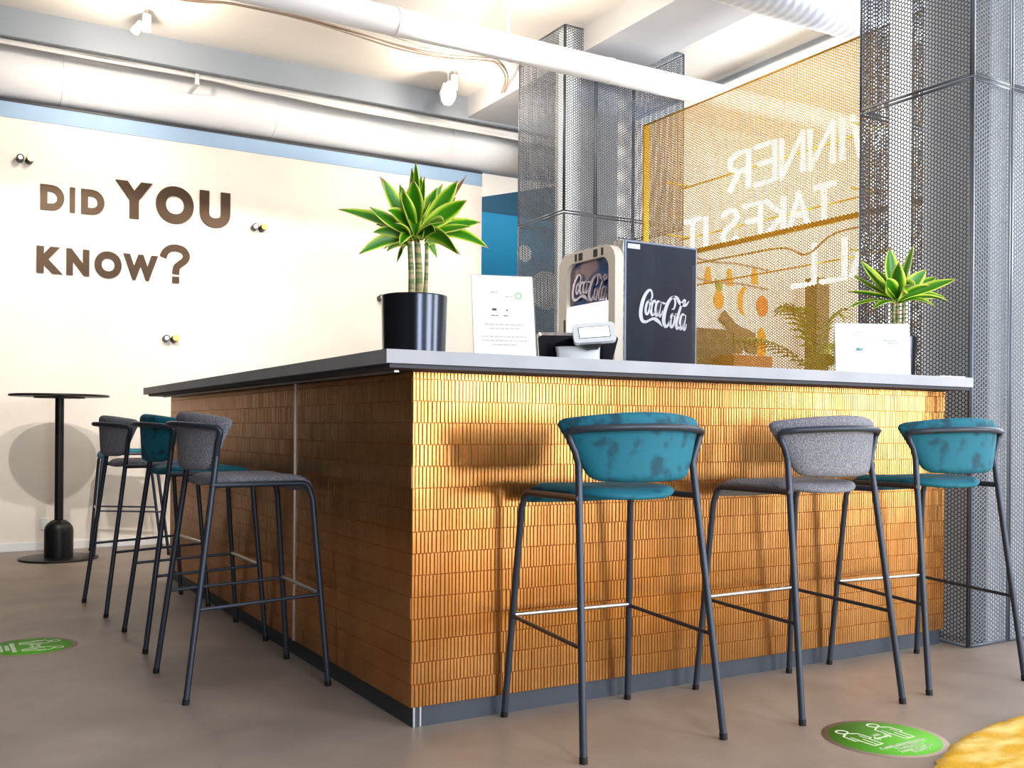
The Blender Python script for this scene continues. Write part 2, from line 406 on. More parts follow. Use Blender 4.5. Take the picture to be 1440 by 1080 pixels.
ceiling_spot(1.93, 2.55, 'white ceiling spotlight over the slim white duct by its rod', (1.6, 5.18, 2.2))

# hanging crystal ornament
t = thing('hanging_ornament', 'faceted silver crystal ornament hanging on a thin wire from the ceiling', 'ornament', (2.17, 4.1, CEIL))
MB().tube([(0, 0, 0), (0, 0, -0.13)], 0.0025, 6).build('wire', 'wire', t)
bm = bmesh.new(); bmesh.ops.create_icosphere(bm, subdivisions=2, radius=1)
random.seed(3)
for v in bm.verts:
    f = 1 + random.uniform(-0.12, 0.12); v.co = Vector((v.co.x * 0.062 * f, v.co.y * 0.062 * f, v.co.z * 0.092 * f - 0.215))
mb = MB(); mb.bm(bm); mb.build('crystal', 'crystal', t)

# ------------------------------------------------------------------ copper letters on the wall
def glyph(ch, bold=0.03):
    cu = bpy.data.curves.new('glyph', 'FONT'); cu.body = ch; cu.size = 1; cu.extrude = 0.5; cu.offset = bold; cu.resolution_u = 8
    ob = bpy.data.objects.new('glyph', cu); COL.objects.link(ob)
    dg = bpy.context.evaluated_depsgraph_get()
    me = bpy.data.meshes.new_from_object(ob.evaluated_get(dg))
    bpy.data.objects.remove(ob); bpy.data.curves.remove(cu)
    return me
LET = [('D', -0.541, -0.384, 2.442, 2.624, 'copper letter D at the start of the top line'), ('I', -0.347, -0.312, 2.442, 2.624, 'copper letter I of the top line between the two Ds'),
       ('D', -0.271, -0.112, 2.442, 2.624, 'copper letter D of the top line just left of the big Y'), ('Y', -0.035, 0.227, 2.445, 2.722, 'large copper letter Y on the cream wall'),
       ('O', 0.251, 0.531, 2.439, 2.724, 'large shiny copper letter O after the Y'), ('U', 0.576, 0.81, 2.441, 2.722, 'large copper letter U ending the top line'),
       ('K', -0.563, -0.393, 1.988, 2.18, 'copper letter K starting the lower line'), ('N', -0.367, -0.213, 1.988, 2.18, 'copper letter N of the lower line'),
       ('O', -0.178, 0.01, 1.985, 2.183, 'small dark copper letter O of the lower line'), ('W', 0.022, 0.269, 1.988, 2.18, 'copper letter W of the lower line'),
       ('?', 0.295, 0.505, 1.988, 2.275, 'large dark copper question mark ending the lower line')]
def letter_mesh(ch, x0, x1, z0, z1, depth, nm):
    me = glyph(ch, 0.060 if ch != 'I' else 0.045)
    n = len(me.vertices); co = np.empty(n * 3); me.vertices.foreach_get('co', co); co = co.reshape(-1, 3)
    a = co.min(0); b = co.max(0); u = (co - a) / (b - a)
    new = np.stack([(u[:, 0] - 0.5) * (x1 - x0), -u[:, 2] * depth, (u[:, 1]) * (z1 - z0)], 1)
    me.vertices.foreach_set('co', new.ravel()); me.update(); me.name = nm
    return me
for ch, x0, x1, z0, z1, lab in LET:
    if ch == '?':
        w, h = x1 - x0, z1 - z0
        path = [(0.02, 0.665), (0.10, 0.80), (0.28, 0.905), (0.52, 0.935), (0.78, 0.885), (0.90, 0.75), (0.84, 0.62), (0.66, 0.51), (0.53, 0.41), (0.50, 0.24)]
        mb = MB(); TQ = lambda p: (p[0], -p[2], p[1])
        mb.ribbon([((p.x - 0.5) * w * 0.93, p.y * h) for p in smooth_path([(a, b, 0) for a, b in path], 6)], 0.050, 0, 0.014, TQ)
        mb.prism([(-0.025, 0), (0.025, 0), (0.025, 0.048), (-0.025, 0.048)], 0, 0.014, TQ)
        o = mb.build('wall_letter', 'letter'); o.location = ((x0 + x1) / 2, 5.18, z0); tag(o, lab, 'letter', 'copper wall letters'); continue
    me = letter_mesh(ch, x0, x1, z0, z1, 0.014, 'wall_letter'); me.materials.clear(); me.materials.append(MT['letter'])
    o = bpy.data.objects.new('wall_letter', me); COL.objects.link(o); o.location = ((x0 + x1) / 2, 5.18, z0)
    tag(o, lab, 'letter', 'copper wall letters')

# wall pegs: a black ring and a brass capped stub
def peg(x, z, label):
    t = thing('wall_peg', label, 'peg', (x, 5.18, z), 0, 'pegs on the lettered wall')
    mb = MB().tube([(-0.028, 0, 0), (-0.028, -0.055, 0.004)], 0.025, 20)
    mb.build('peg_ring', 'black', t)
    MB().tube([(-0.028, -0.0555, 0.004), (-0.028, -0.058, 0.004)], 0.016, 20).build('ring_inset', 'alu', t)
    b = MB().tube([(0.03, 0, -0.004), (0.038, -0.05, 0.006)], 0.026, 20).build('peg_stub', 'black', t)
    MB().tube([(0.038, -0.0505, 0.006), (0.0395, -0.062, 0.008)], 0.0245, 20).build('brass_cap', 'brass', b)
peg(-0.647, 2.78, 'brass capped wall peg above the lettering at far left')
peg(1.028, 2.474, 'brass capped wall peg just right of the big copper U')
peg(0.357, 1.558, 'dark wall peg low under the question mark')
peg(2.106, 1.991, 'wall peg peeking out beside the large potted plant')
t = thing('wall_socket', 'white wall socket behind the foot of the high table', 'socket', (-0.497, 5.18, 0.19))
MB().box(-0.028, 0.028, -0.012, 0, -0.042, 0.042, 0.004).build('cover_plate', 'white', t)
MB().tube([(0, -0.0121, 0), (0, -0.014, 0)], 0.017, 20).build('outlet', 'lamp_white', t)

# ------------------------------------------------------------------ mesh clad columns
def cells(w, h, p, hole, n_inner, ox, oz):
    """perforated sheet in local XZ (facing -Y) with round holes in a staggered grid: numpy vertex and quad arrays"""
    cs = p * math.sqrt(3) / 2; R = p / math.sqrt(3)
    ncol = int((w - 2 * ox + 1e-6) / cs); nrow = int((h - 2 * oz) / p)
    X, Z = np.meshgrid(np.arange(ncol), np.arange(nrow), indexing='ij')
    offx = (w - (ncol - 1) * cs) / 2; offz = (h - (nrow - 0.5) * p) / 2
    cx = (offx + X * cs).ravel(); cz = (offz + Z * p + (X % 2) * p / 2).ravel() + p * 0.0
    k = n_inner; a = np.arange(k) * 2 * PI / k
    hexr = np.array([R if k == 6 else (R if i % 2 == 0 else p / 2) for i in range(k)])
    ring_o = np.stack([hexr * np.cos(a), np.zeros(k), hexr * np.sin(a)], 1)
    ring_i = np.stack([hole * np.cos(a), np.zeros(k), hole * np.sin(a)], 1)
    ring_b = ring_i + np.array([0, 0.0016, 0])
    one = np.concatenate([ring_o, ring_i, ring_b])
    C = np.stack([cx, np.zeros_like(cx), cz], 1)
    V = (C[:, None, :] + one[None]).reshape(-1, 3)
    q = []
    for i in range(k):
        j = (i + 1) % k
        q.append((i, j, k + j, k + i)); q.append((k + i, k + j, 2 * k + j, 2 * k + i))
    q = np.array(q)
    F = (q[None] + (np.arange(len(cx)) * 3 * k)[:, None, None]).reshape(-1, 4)
    return V, F
PANELS = {}
def panel_mesh(w, h, p, hole, n, m, rim=0.012):
    key = (round(w, 4), round(h, 4), p, m)
    if key in PANELS: return PANELS[key]
    V, F = cells(w, h, p, hole, n, rim * 0.6, rim * 0.6)
    g = MB()
    g.box(0, rim, -0.0008, 0.003, 0, h); g.box(w - rim, w, -0.0008, 0.003, 0, h)
    g.box(rim, w - rim, -0.0008, 0.003, 0, rim); g.box(rim, w - rim, -0.0008, 0.003, h - rim, h)
    rv = np.array(g.v); rf = np.array(g.f) + len(V)
    V = np.concatenate([V, rv]); F = np.concatenate([F, rf])
    me = bpy.data.meshes.new('mesh_panel')
    me.vertices.add(len(V)); me.vertices.foreach_set('co', V.ravel().astype(np.float32))
    me.loops.add(len(F) * 4); me.loops.foreach_set('vertex_index', F.ravel().astype(np.int32))
    me.polygons.add(len(F)); me.polygons.foreach_set('loop_start', (np.arange(len(F)) * 4).astype(np.int32))
    me.update(calc_edges=True); me.validate()
    me.materials.append(MT[m]); PANELS[key] = me
    return me
def panel(parent, w, h, loc, rz, p=0.018, hole=0.0073, n=6, m='mesh', name='mesh_panel'):
    o = bpy.data.objects.new(name, panel_mesh(w, h, p, hole, n, m)); COL.objects.link(o)
    o.parent = parent; o.location = loc; o.rotation_euler = (0, 0, rz)
    return o
CX0, CX1 = 2.475, 3.525
SEAM = 2.37
def column(y0, y1, label, pipe_y):
    t = thing('perforated_column', label, 'column', (CX0, y0, 0))
    W, D = CX1 - CX0, y1 - y0
    for z0, z1 in ((0.004, SEAM - 0.003), (SEAM + 0.003, 3.64)):
        h = z1 - z0
        panel(t, D - 0.006, h, (0, D - 0.003, z0), -PI / 2, n=12)          # left face
        panel(t, 0.257, h, (0.003, 0, z0), 0)                              # front corner strip
        panel(t, W - 0.269, h, (0.266, 0, z0), 0)                          # front main sheet
        panel(t, D - 0.006, h, (W, 0.003, z0), PI / 2, n=12)               # right face
        panel(t, 0.257, h, (W - 0.003, D, z0), PI); panel(t, W - 0.269, h, (W - 0.266, D, z0), PI)
    MB().box(0.16, 0.47, 0.03, 0.36, 0, 3.63, 0.004).build('plaster_pillar', 'pillar', t)
    MB().tube([(0.09, pipe_y, 0.0), (0.09, pipe_y, 3.63)], 0.048, 24).build('white_tube', 'glow_tube', t)['label'] = 'white tube glowing inside the mesh'  # upright white tube with an emissive surface
    return t
column(-0.115, 0.47, 'grey perforated metal column at the right end of the bar', 0.43)
column(2.955, 3.563, 'grey perforated metal column behind the drinks cooler', 0.12)

# golden screen between the columns
t = thing('golden_screen', 'large golden perforated metal screen hanging between the two grey mesh columns', 'screen', (3.15, 2.955, 0))
panel(t, 2.485, 3.02, (0, 0, 0.04), -PI / 2, p=0.0165, hole=0.0061, n=6, m='gold', name='perforated_sheet')
MB().box(-0.004, 0.045, -0.012, 0.0, 0.04, 3.06).build('edge_flange', 'gold', t)
MB().box(0.012, 0.032, -2.48, -0.01, 2.07, 2.10).build('back_rail', 'gold', t)

# neon sign hung behind the screen, read from the other side
NS = {'W': [[(0, 1), (.22, 0), (.5, .75), (.78, 0), (1, 1)]], 'I': [[(.5, 0), (.5, 1)]], 'N': [[(0, 0), (0, 1), (1, 0), (1, 1)]],
      'E': [[(1, 1), (0, 1), (0, 0), (1, 0)], [(0, .52), (.8, .52)]], 'R': [[(0, 0), (0, 1), (.6, 1), (.95, .85), (.95, .65), (.6, .5), (0, .5)], [(.5, .5), (1, 0)]],
      'T': [[(0, 1), (1, 1)], [(.5, 1), (.5, 0)]], 'A': [[(0, 0), (.5, 1), (1, 0)], [(.2, .38), (.8, .38)]], 'K': [[(0, 0), (0, 1)], [(1, 1), (.05, .48), (1, 0)]],
      'S': [[(.95, .88), (.6, 1), (.2, .95), (.05, .75), (.3, .55), (.75, .45), (.95, .25), (.8, .05), (.4, 0), (.05, .14)]], 'L': [[(0, 1), (0, 0), (1, 0)]]}
t = thing('neon_sign', 'white neon lettering glowing behind the golden screen, seen mirrored', 'sign', (3.34, 1.0, 2.0))
def neon_row(text, y0, y1, z0, z1):
    widths = {'I': 0.35, ' ': 0.5, 'W': 1.25}
    tot = sum(widths.get(c, 1) for c in text); k = (y1 - y0) / tot; y = y0
    for c in text:
        w = widths.get(c, 1) * k
        if c != ' ':
            mb = MB()
            for st in NS[c]:
                mb.tube([(0, y - 1.0 + 0.12 * w + px * w * 0.76, z0 - 2.0 + pz * (z1 - z0)) for px, pz in st], 0.017, 8)
            mb.build('neon_letter', 'neon', t)
        y += w
neon_row('WINNER', 1.00, 2.30, 2.47, 2.71)
neon_row('TAKES IT', 1.36, 2.74, 2.13, 2.35)
neon_row('ALL', 1.05, 1.74, 1.78, 2.02)
for z in (2.60, 2.24, 1.90):
    MB().box(0.02, 0.035, 0.0, 1.80, z - 2.0 - 0.004, z - 2.0 + 0.004).build('mounting_rail', 'gold', t)
    for yy in (0.1, 1.7): MB().tube([(0.02, yy, z - 2.0), (-0.188, yy, z - 2.0)], 0.006, 8).build('standoff', 'gold', t)
MB().tube(smooth_path([(0.0, 0.05, 0.055), (-0.03, 0.35, 0.045), (-0.05, 0.55, -0.05), (-0.03, 0.75, 0.02), (0, 1.1, 0.04), (0.0, 1.6, 0.045)], 8), 0.007, 7).build('supply_cable', 'wire', t)

# ------------------------------------------------------------------ far room furnishings seen through the screen
def decal(name, poly, label, cat, m, y=4.2, th=0.006, group=None):
    cx = sum(p[0] for p in poly) / len(poly); cz = sum(p[1] for p in poly) / len(poly)
    o = MB().prism([(a - cx, b - cz) for a, b in poly], 0, th, lambda p: (p[0], -p[2], p[1])).build(name, m)
    o.location = (cx, y, cz); return tag(o, label, cat, group)
def blob(cx, cz, rx, rz, n=20): return [(cx + rx * math.cos(2 * PI * i / n), cz + rz * math.sin(2 * PI * i / n)) for i in range(n)]
def banana(cx, cz, s, rot=0):
    pts = [(0.75 * math.cos(a), 1.0 * math.sin(a)) for a in [PI * 0.55 + PI * 0.9 * i / 10 for i in range(11)]]
    pts += [(0.75 * 0.45 * math.cos(a) , 0.82 * math.sin(a)) for a in [PI * 1.45 - PI * 0.9 * i / 10 for i in range(11)]]
    return [(cx + s * (x * math.cos(rot) - y * math.sin(rot)) + 0.4 * s, cz + s * (x * math.sin(rot) + y * math.cos(rot))) for x, y in pts]
G = 'fruit cutouts on the far wall'
decal('fruit_cutout', banana(5.27, 2.09, 0.14, -0.1), 'orange banana shaped wall cutout left of the round orange', 'wall decoration', 'orange', group=G)
decal('fruit_cutout', blob(5.53, 2.06, 0.075, 0.10), 'round deep orange wall cutout beside the upper banana', 'wall decoration', 'deeporange', group=G)
decal('fruit_cutout', blob(5.52, 1.70, 0.06, 0.16), 'tall orange wall cutout below the round orange', 'wall decoration', 'orange', group=G)
for (x, z, lab) in ((4.86, 2.29, 'small orange pendant cutout nearest the cooler'), (5.12, 2.29, 'small orange pendant cutout second from the cooler'), (5.43, 2.33, 'small orange pendant cutout furthest from the cooler')):
    decal('fruit_cutout', [(x - 0.02, z + 0.08), (x + 0.02, z + 0.08), (x + 0.05, z - 0.07), (x - 0.05, z - 0.07)], lab, 'wall decoration', 'orange', group=G)
t = thing('fruit_cutout', 'pineapple wall cutout with green top under the pendants', 'wall decoration', (4.99, 4.2, 2.13), 0, G)
MB().prism(blob(0, -0.05, 0.06, 0.085), 0, 0.006, lambda p: (p[0], -p[2], p[1])).build('fruit_body', 'orange', t)
MB().prism([(-0.03, 0.03), (0.03, 0.03), (0.05, 0.15), (0.0, 0.11), (-0.05, 0.15)], 0, 0.006, lambda p: (p[0], -p[2], p[1])).build('leaf_top', 'leafprint', t)
for z, lab in ((2.42, 'upper string line on the far wall above the pendants'), (2.24, 'lower string line on the far wall above the pineapple')):
    o = MB().tube(smooth_path([(4.7, 4.19, z + 0.02), (4.95, 4.19, z), (5.2, 4.19, z + 0.01), (5.6, 4.19, z - 0.02)], 6), 0.008, 6).build('string', 'wire'); tag(o, lab, 'string')
decal('brown_cutout', [(4.98, 1.90), (5.04, 1.985), (5.20, 1.86), (5.42, 1.80), (5.44, 1.60), (5.33, 1.62), (5.28, 1.69), (5.26, 1.60), (5.17, 1.60), (5.16, 1.78)], 'angular brown cardboard cutout on the far wall above the crate', 'wall decoration', 'brown_card', y=4.19, th=0.02)
t = thing('cabinet', 'dark olive cabinet standing behind the golden screen beside the cooler', 'cabinet', (4.24, 3.4, 0))
MB().box(-0.24, 0.19, 0, 0.4, 0, 1.71, 0.006).build('body', 'dark_wood', t)
MB().box(-0.22, 0.17, -0.014, 0, 0.05, 1.66, 0.003).build('door', 'dark_wood', t)
t = thing('crate', 'orange wooden crate on a stand behind the golden screen', 'crate', (4.45, 3.2, 0))
MB().box(-0.22, 0.2, -0.02, 0.16, 1.13, 1.49, 0.004).build('box', 'crate', t)
for a in (-0.2, 0.16):
    for b in (0.0, 0.11): MB().box(a, a + 0.03, b, b + 0.03, 0, 1.13).build('leg', 'crate', t)
o = MB().box(5.93, 6.10, 3.9, 4.05, 0, 2.33, 0.004).build('square_post', 'dark_wood'); tag(o, 'dark square post against the far wall behind the golden screen', 'post')

def palm(x, y, z0, label):
    t = thing('potted_palm', label, 'plant', (x, y, 0))
    MB().lathe([(0.12, 0), (0.17, 0.32), (0.18, 0.34), (0.15, 0.34), (0.14, 0.3)], 32).build('pot', 'dark_wood', t)
    MB().tube([(0, 0, 0.3), (0.01, 0, z0)], [0.04, 0.025], 10).build('trunk', 'stem', t)
    random.seed(21)
    tips = [(-0.68, 0.1, 0.28), (-0.45, -0.2, 0.5), (-0.2, 0.12, 0.55), (0.15, -0.1, 0.5), (0.4, 0.1, 0.3), (0.2, -0.3, 0.2), (-0.3, -0.35, 0.15), (-0.55, 0.12, 0.05)]
    for tx, ty, tz in tips:
        mb = MB(); spine = bez((0, 0, z0), (tx * 0.45, ty * 0.45, z0 + tz * 1.15), (tx, ty, z0 + tz), 14)
        mb.tube(spine, 0.006, 5)
        for i in range(2, 15):
            a = spine[i]; d = (spine[min(i + 1, 14)] - spine[i - 1]).normalized(); side = d.cross(Vector((0, 0, 1))).normalized()
            ln = 0.17 * math.sin(PI * (i - 1) / 15.0) + 0.05
            for sg in (-1, 1):
                tip = a + side * sg * ln * 0.8 + d * ln * 0.7 + Vector((0, 0, -ln * 0.35)); mid = (a + tip) / 2 + Vector((0, 0, 0.015))
                w = d * 0.012
                mb.add([a - w, a + w, mid + w * 1.1, tip, mid - w * 1.1], [(0, 1, 2, 3, 4)])
        mb.build('frond', 'palm', t)
palm(4.733, 2.80, 1.305, 'green palm with arching fronds behind the golden screen')

# ------------------------------------------------------------------ the bar
PL, TT = 0.063, 1.066
def tile_panel(W, z0, z1, seed):
    """staggered bands of narrow folded ribs, local XZ, front towards -Y"""
    rnd = random.Random(seed); mb = MB(); rib = 0.0123; rowh = 0.0652
    zs = [z1]; z = z1 - 0.022; 
    while z > z0 + 0.01: zs.append(z); z -= rowh
    zs.append(z0); zs = zs[::-1]
    vs = []; fs = []
    for a, b in zip(zs[:-1], zs[1:]):
        x = -rnd.random() * rib * 0.5
        while x < W - 1e-5:
            w = rib * rnd.choice((1, 1, 1, 1, 1, 1, 0.8, 1.2)); xa = max(x, 0); xb = min(x + w, W)
            if xb - xa > 0.002:
                d1 = 0.0021 + rnd.uniform(-0.0002, 0.0002); d2 = d1 + rnd.uniform(-0.00022, 0.00022)
                ww = xb - xa; xs = (xa, xa + 0.17 * ww, xa + 0.83 * ww, xb); ds = (0.0, d1, d2, 0.0)
                zz = (a, a + 0.0013, b - 0.0013, b); o = len(vs)
                for j, zc in enumerate(zz):
                    for i in range(4): vs.append((xs[i], -(ds[i] if j in (1, 2) else 0.0), zc))
                for j in range(3):
                    for i in range(3):
                        q = o + j * 4 + i; fs.append((q, q + 1, q + 5, q + 4))
            x += w
    mb.v = vs; mb.f = fs; mb.sm = [False] * len(fs)
    me = bpy.data.meshes.new('tile_cladding'); me.from_pydata(vs, [], fs); me.update(); me.materials.append(MT['copper'])
    return me
BX, BY = 2.468, 3.365
t = thing('bar_counter', 'L-shaped bar counter clad in ribbed copper coloured tiles on a grey plinth', 'counter', (0, 0, 0))
o = bpy.data.objects.new('tile_cladding', tile_panel(BX, PL, TT, 1)); COL.objects.link(o); o.parent = t
o['label'] = 'bright golden ribbed tile front'
o = bpy.data.objects.new('tile_cladding', tile_panel(1.078, PL, TT, 2)); COL.objects.link(o); o.parent = t; o.location = (0, 1.078, 0); o.rotation_euler = (0, 0, -PI / 2)
o['label'] = 'brown shaded ribbed tile side'
o = bpy.data.objects.new('tile_cladding', tile_panel(BY - 1.092, PL, TT, 3)); COL.objects.link(o); o.parent = t; o.location = (0, BY, 0); o.rotation_euler = (0, 0, -PI / 2)
o['label'] = 'brown shaded ribbed tile side'
MB().box(-0.006, 0.002, 1.079, 1.091, PL, TT).build('joint_strip', 'alu', t)['label'] = 'slim vertical aluminium joint strip'
mb = MB().prism([(0.001, 0.001), (BX, 0.001), (BX, 0.5), (0.5, 0.5), (0.5, BY), (0.001, BY)], PL, TT + 0.012); mb.build('carcass', 'carcass', t)
mb = MB().prism([(0.012, 0.012), (BX - 0.01, 0.012), (BX - 0.01, 0.49), (0.49, 0.49), (0.49, BY - 0.01), (0.012, BY - 0.01)], 0, PL); mb.build('plinth', 'plinth', t)
for a in (0.013, 0.034): MB().box(a, a + 0.006, 0.0095, 0.013, 0.001, PL - 0.001).build('plinth_strip', 'alu', t)
WT0, WT1 = 1.080, 1.119
t = thing('worktop', 'pale grey L-shaped worktop lying on the copper bar', 'worktop', (0, 0, WT0))
mb = MB().prism([(-0.143, -0.135), (2.462, -0.135), (2.462, 0.52), (0.52, 0.52), (0.52, 3.439), (-0.143, 3.439)], 0.0, WT1 - WT0); mb.build('slab', 'top', t)
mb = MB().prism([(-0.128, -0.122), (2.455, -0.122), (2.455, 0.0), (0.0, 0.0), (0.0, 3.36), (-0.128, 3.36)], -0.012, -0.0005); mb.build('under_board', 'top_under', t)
MB().box(-0.06, -0.045, 0.0, 3.3, -0.018, -0.012).build('light_profile', 'alu', t)
t = thing('back_counter', 'low dark cabinet inside the bar carrying the drinks cooler', 'cabinet', (1.62, 1.15, 0))
MB().box(0, 0.6, 0, 0.75, 0.08, 0.95, 0.004).build('body', 'carcass', t); MB().box(0.02, 0.58, 0.02, 0.73, 0, 0.08).build('kick_board', 'black', t)

# ------------------------------------------------------------------ stools
def pad(rows, name, m, parent, sub=2):
    """closed pillow from rows of (front, back) rings"""
    mb = MB(); n = len(rows[0]); vs = [p for r in rows for p in r]; fs = []
    for i in range(len(rows) - 1):
        for k in range(n): fs.append((i * n + k, i * n + (k + 1) % n, (i + 1) * n + (k + 1) % n, (i + 1) * n + k))
    fs.append(tuple(range(n))[::-1]); fs.append(tuple((len(rows) - 1) * n + k for k in range(n)))
    mb.add(vs, fs, True); o = mb.build(name, m, parent)
    md = o.modifiers.new('sub', 'SUBSURF'); md.levels = sub; md.render_levels = sub
    return o
def backy(x, z):
    """depth of the wrapped backrest surface (stool faces +Y)"""
    return -0.222 + 0.105 * (abs(x) / 0.245) ** 2 - 0.10 * (z - 0.85) * 0.55
def stool_parts(t, m):
    # backrest shell: rounded trapezoid, bowed backwards
    NU, NV = 16, 14
    zb, zt = 0.744, 0.953
    def half(v):   # v 0 bottom .. 1 top
        w = 0.170 + (0.268 - 0.170) * v
        if v < 0.13: w -= 0.034 * (1 - math.sqrt(max(0, 1 - (1 - v / 0.13) ** 2)))
        if v > 0.84: w -= 0.035 * (1 - math.sqrt(max(0, 1 - ((v - 0.84) / 0.16) ** 2)))
        return w
    mb = MB(); vs = []; fs = []
    TH = 0.018
    def zed(u, v): return zb + (zt - zb) * v - 0.022 * (u * u) * v + 0.004 * u * u * (1 - v)
    for side in (1, -1):
        for j in range(NV + 1):
            v = j / NV
            for i in range(NU + 1):
                u = -1 + 2 * i / NU; x = u * half(v); z = zed(u, v)
                e = min(1.0, (1 - abs(u)) / 0.12, v / 0.10, (1 - v) / 0.12)
                th = TH * math.sqrt(max(0.0, 1 - (1 - e) ** 2))
                yy = backy(x, z) + 0.022
                vs.append((x, yy + side * th, z))
    w = NU + 1; off = w * (NV + 1)
    for j in range(NV):
        for i in range(NU):
            a = j * w + i
            fs.append((a, a + 1, a + w + 1, a + w)); fs.append((off + a, off + a + w, off + a + w + 1, off + a + 1))
    mb.add(vs, fs, True)
    me = mb.mesh('backrest'); bm = bmesh.new(); bm.from_mesh(me); bmesh.ops.remove_doubles(bm, verts=bm.verts[:], dist=0.0004); bmesh.ops.recalc_face_normals(bm, faces=bm.faces[:]); bm.to_mesh(me); bm.free()
    me.polygons.foreach_set('use_smooth', [True] * len(me.polygons)); me.materials.append(MT[m])
    o = bpy.data.objects.new('backrest', me); COL.objects.link(o); o.parent = t
    md = o.modifiers.new('sub', 'SUBSURF'); md.levels = 1; md.render_levels = 1
    # seat: rounded back, waterfall front
    NU, NV = 12, 16
    vs = []; fs = []
    def prof(v):    # along depth: (y, z drop)
        y = -0.178 + 0.40 * v
        if v > 0.80:
            k = (v - 0.80) / 0.20; a = k * PI * 0.46
            return (-0.178 + 0.32 + 0.062 * math.sin(a), -0.062 * (1 - math.cos(a)))
        return (y, -0.012 * max(0, 1 - v / 0.22) ** 2)
    def sw(v):
        w = 0.196
        if v < 0.42: w = 0.196 * math.sqrt(max(0.0, 1 - (1 - v / 0.42) ** 2.4)) * 0.995 + 0.0
        return max(w, 0.05)
    for side in (1, -1):
        for j in range(NV + 1):
            v = j / NV; y, dz = prof(v)
            for i in range(NU + 1):
                u = -1 + 2 * i / NU; x = u * sw(v)
                e = min(1.0, (1 - abs(u)) / 0.14, v / 0.08, (1 - v) / 0.06)
                th = (0.020 if side > 0 else 0.012) * math.sqrt(max(0.0, 1 - (1 - e) ** 2))
                nz = 1.0; ny = 0.0
                if v > 0.80:
                    a = (v - 0.80) / 0.20 * PI * 0.46; ny, nz = math.sin(a), math.cos(a)
                vs.append((x, y + side * th * ny, 0.716 + dz + side * th * nz - 0.004 * (1 - u * u)))
    w = NU + 1; off = w * (NV + 1)
    for j in range(NV):
        for i in range(NU):
            a = j * w + i
            fs.append((a, a + 1, a + w + 1, a + w)); fs.append((off + a, off + a + w, off + a + w + 1, off + a + 1))
    mb = MB(); mb.add(vs, fs, True); me = mb.mesh('seat'); bm = bmesh.new(); bm.from_mesh(me); bmesh.ops.remove_doubles(bm, verts=bm.verts[:], dist=0.0004); bmesh.ops.recalc_face_normals(bm, faces=bm.faces[:]); bm.to_mesh(me); bm.free()
    me.polygons.foreach_set('use_smooth', [True] * len(me.polygons)); me.materials.append(MT[m])
    o = bpy.data.objects.new('seat', me); COL.objects.link(o); o.parent = t
    md = o.modifiers.new('sub', 'SUBSURF'); md.levels = 1; md.render_levels = 1
    R = 0.0105
    for s in (-1, 1):
        # front leg bending into the seat rail
        top = Vector((s * 0.199, 0.188, 0.70)); ft = Vector((s * 0.23, 0.242, 0.012))
        p = [ft, ft + (top - ft) * 0.93] + arc(Vector((s * 0.199, 0.152, 0.672)), 0.032, 0.05, PI / 2, 6, (0, 1, 0), (0, 0, 1))
        MB().tube(p, R, 12).build('leg', 'frame', t)
        MB().tube([ft + Vector((0, 0.001, -0.012)), ft + (top - ft) * 0.008], R + 0.0012, 12).build('foot_cap', 'rubber', [c for c in t.children if c.name.startswith('leg')][-1])
        MB().tube([(s * 0.199, 0.155, 0.704), (s * 0.199, -0.10, 0.704), (s * 0.2055, -0.158, 0.704)], R * 0.92, 12).build('seat_rail', 'frame', t)
        # rear leg rising to the kink under the backrest frame
        ft = Vector((s * 0.238, -0.24, 0.012)); kk = Vector((s * 0.198, -0.138, 0.80))
        MB().tube([ft, kk], R, 12).build('leg', 'frame', t)
        MB().tube([ft + Vector((0, -0.001, -0.012)), ft + (kk - ft) * 0.008], R + 0.0012, 12).build('foot_cap', 'rubber', [c for c in t.children if c.name.startswith('leg')][-1])
        # side stretcher
        MB().tube([(s * 0.2155, 0.218, 0.318), (s * 0.2235, -0.202, 0.30)], 0.0062, 10).build('stretcher', 'frame', t)
    # back frame: kink, flare, corner, bowed top bar
    pts = []
    L_ = [(-0.198, -0.138, 0.80), (-0.209, -0.138, 0.835), (-0.224, -0.134, 0.868)]
    pts += [Vector(p) for p in L_]
    pts += [Vector((-0.230, -0.134, 0.884)), Vector((-0.226, -0.143, 0.894))]
    for i in range(1, 12):
        u = -1 + 2 * i / 12; x = 0.228 * u
        pts.append(Vector((x, -0.246 + 0.103 * u * u, 0.906 - 0.010 * u * u)))
    pts += [Vector((0.226, -0.143, 0.894)), Vector((0.230, -0.134, 0.884))] + [Vector((-p[0], p[1], p[2])) for p in L_[::-1]]
    MB().tube(pts, R * 0.95, 12).build('back_frame', 'frame', t)
    # front foot rest bar
    MB().tube([(-0.2155, 0.2165, 0.322), (0.2155, 0.2165, 0.322)], 0.0075, 12).build('foot_rest', 'steel', t)['label'] = 'bare steel foot rest bar'
GS = 'bar stools'
stool_a = thing('bar_stool', 'teal velvet bar stool nearest the camera in front of the golden tiles', 'bar stool', (0.527, -0.277, 0), math.radians(-3), GS)
stool_parts(stool_a, 'velvet')
stool_b = thing('bar_stool', 'grey bar stool between the two teal ones along the golden front', 'bar stool', (1.29, -0.296, 0), math.radians(1.5), GS)
stool_parts(stool_b, 'tweed')
def place(src, x, y, a, label):
    c = copy_tree(src); c.location = (x, y, 0); c.rotation_euler = (0, 0, math.radians(a)); c['label'] = label
place(stool_a, 1.962, -0.285, -5, 'teal velvet bar stool at far right beside the grey mesh column')
place(stool_b, -0.28, 0.83, -90, 'light grey bar stool nearest the camera on the brown left side of the bar')
place(stool_a, -0.255, 1.65, -90, 'teal velvet bar stool between two grey stools on the left side')
place(stool_b, -0.29, 2.53, -86, 'dark grey bar stool at the far end of the left side row')
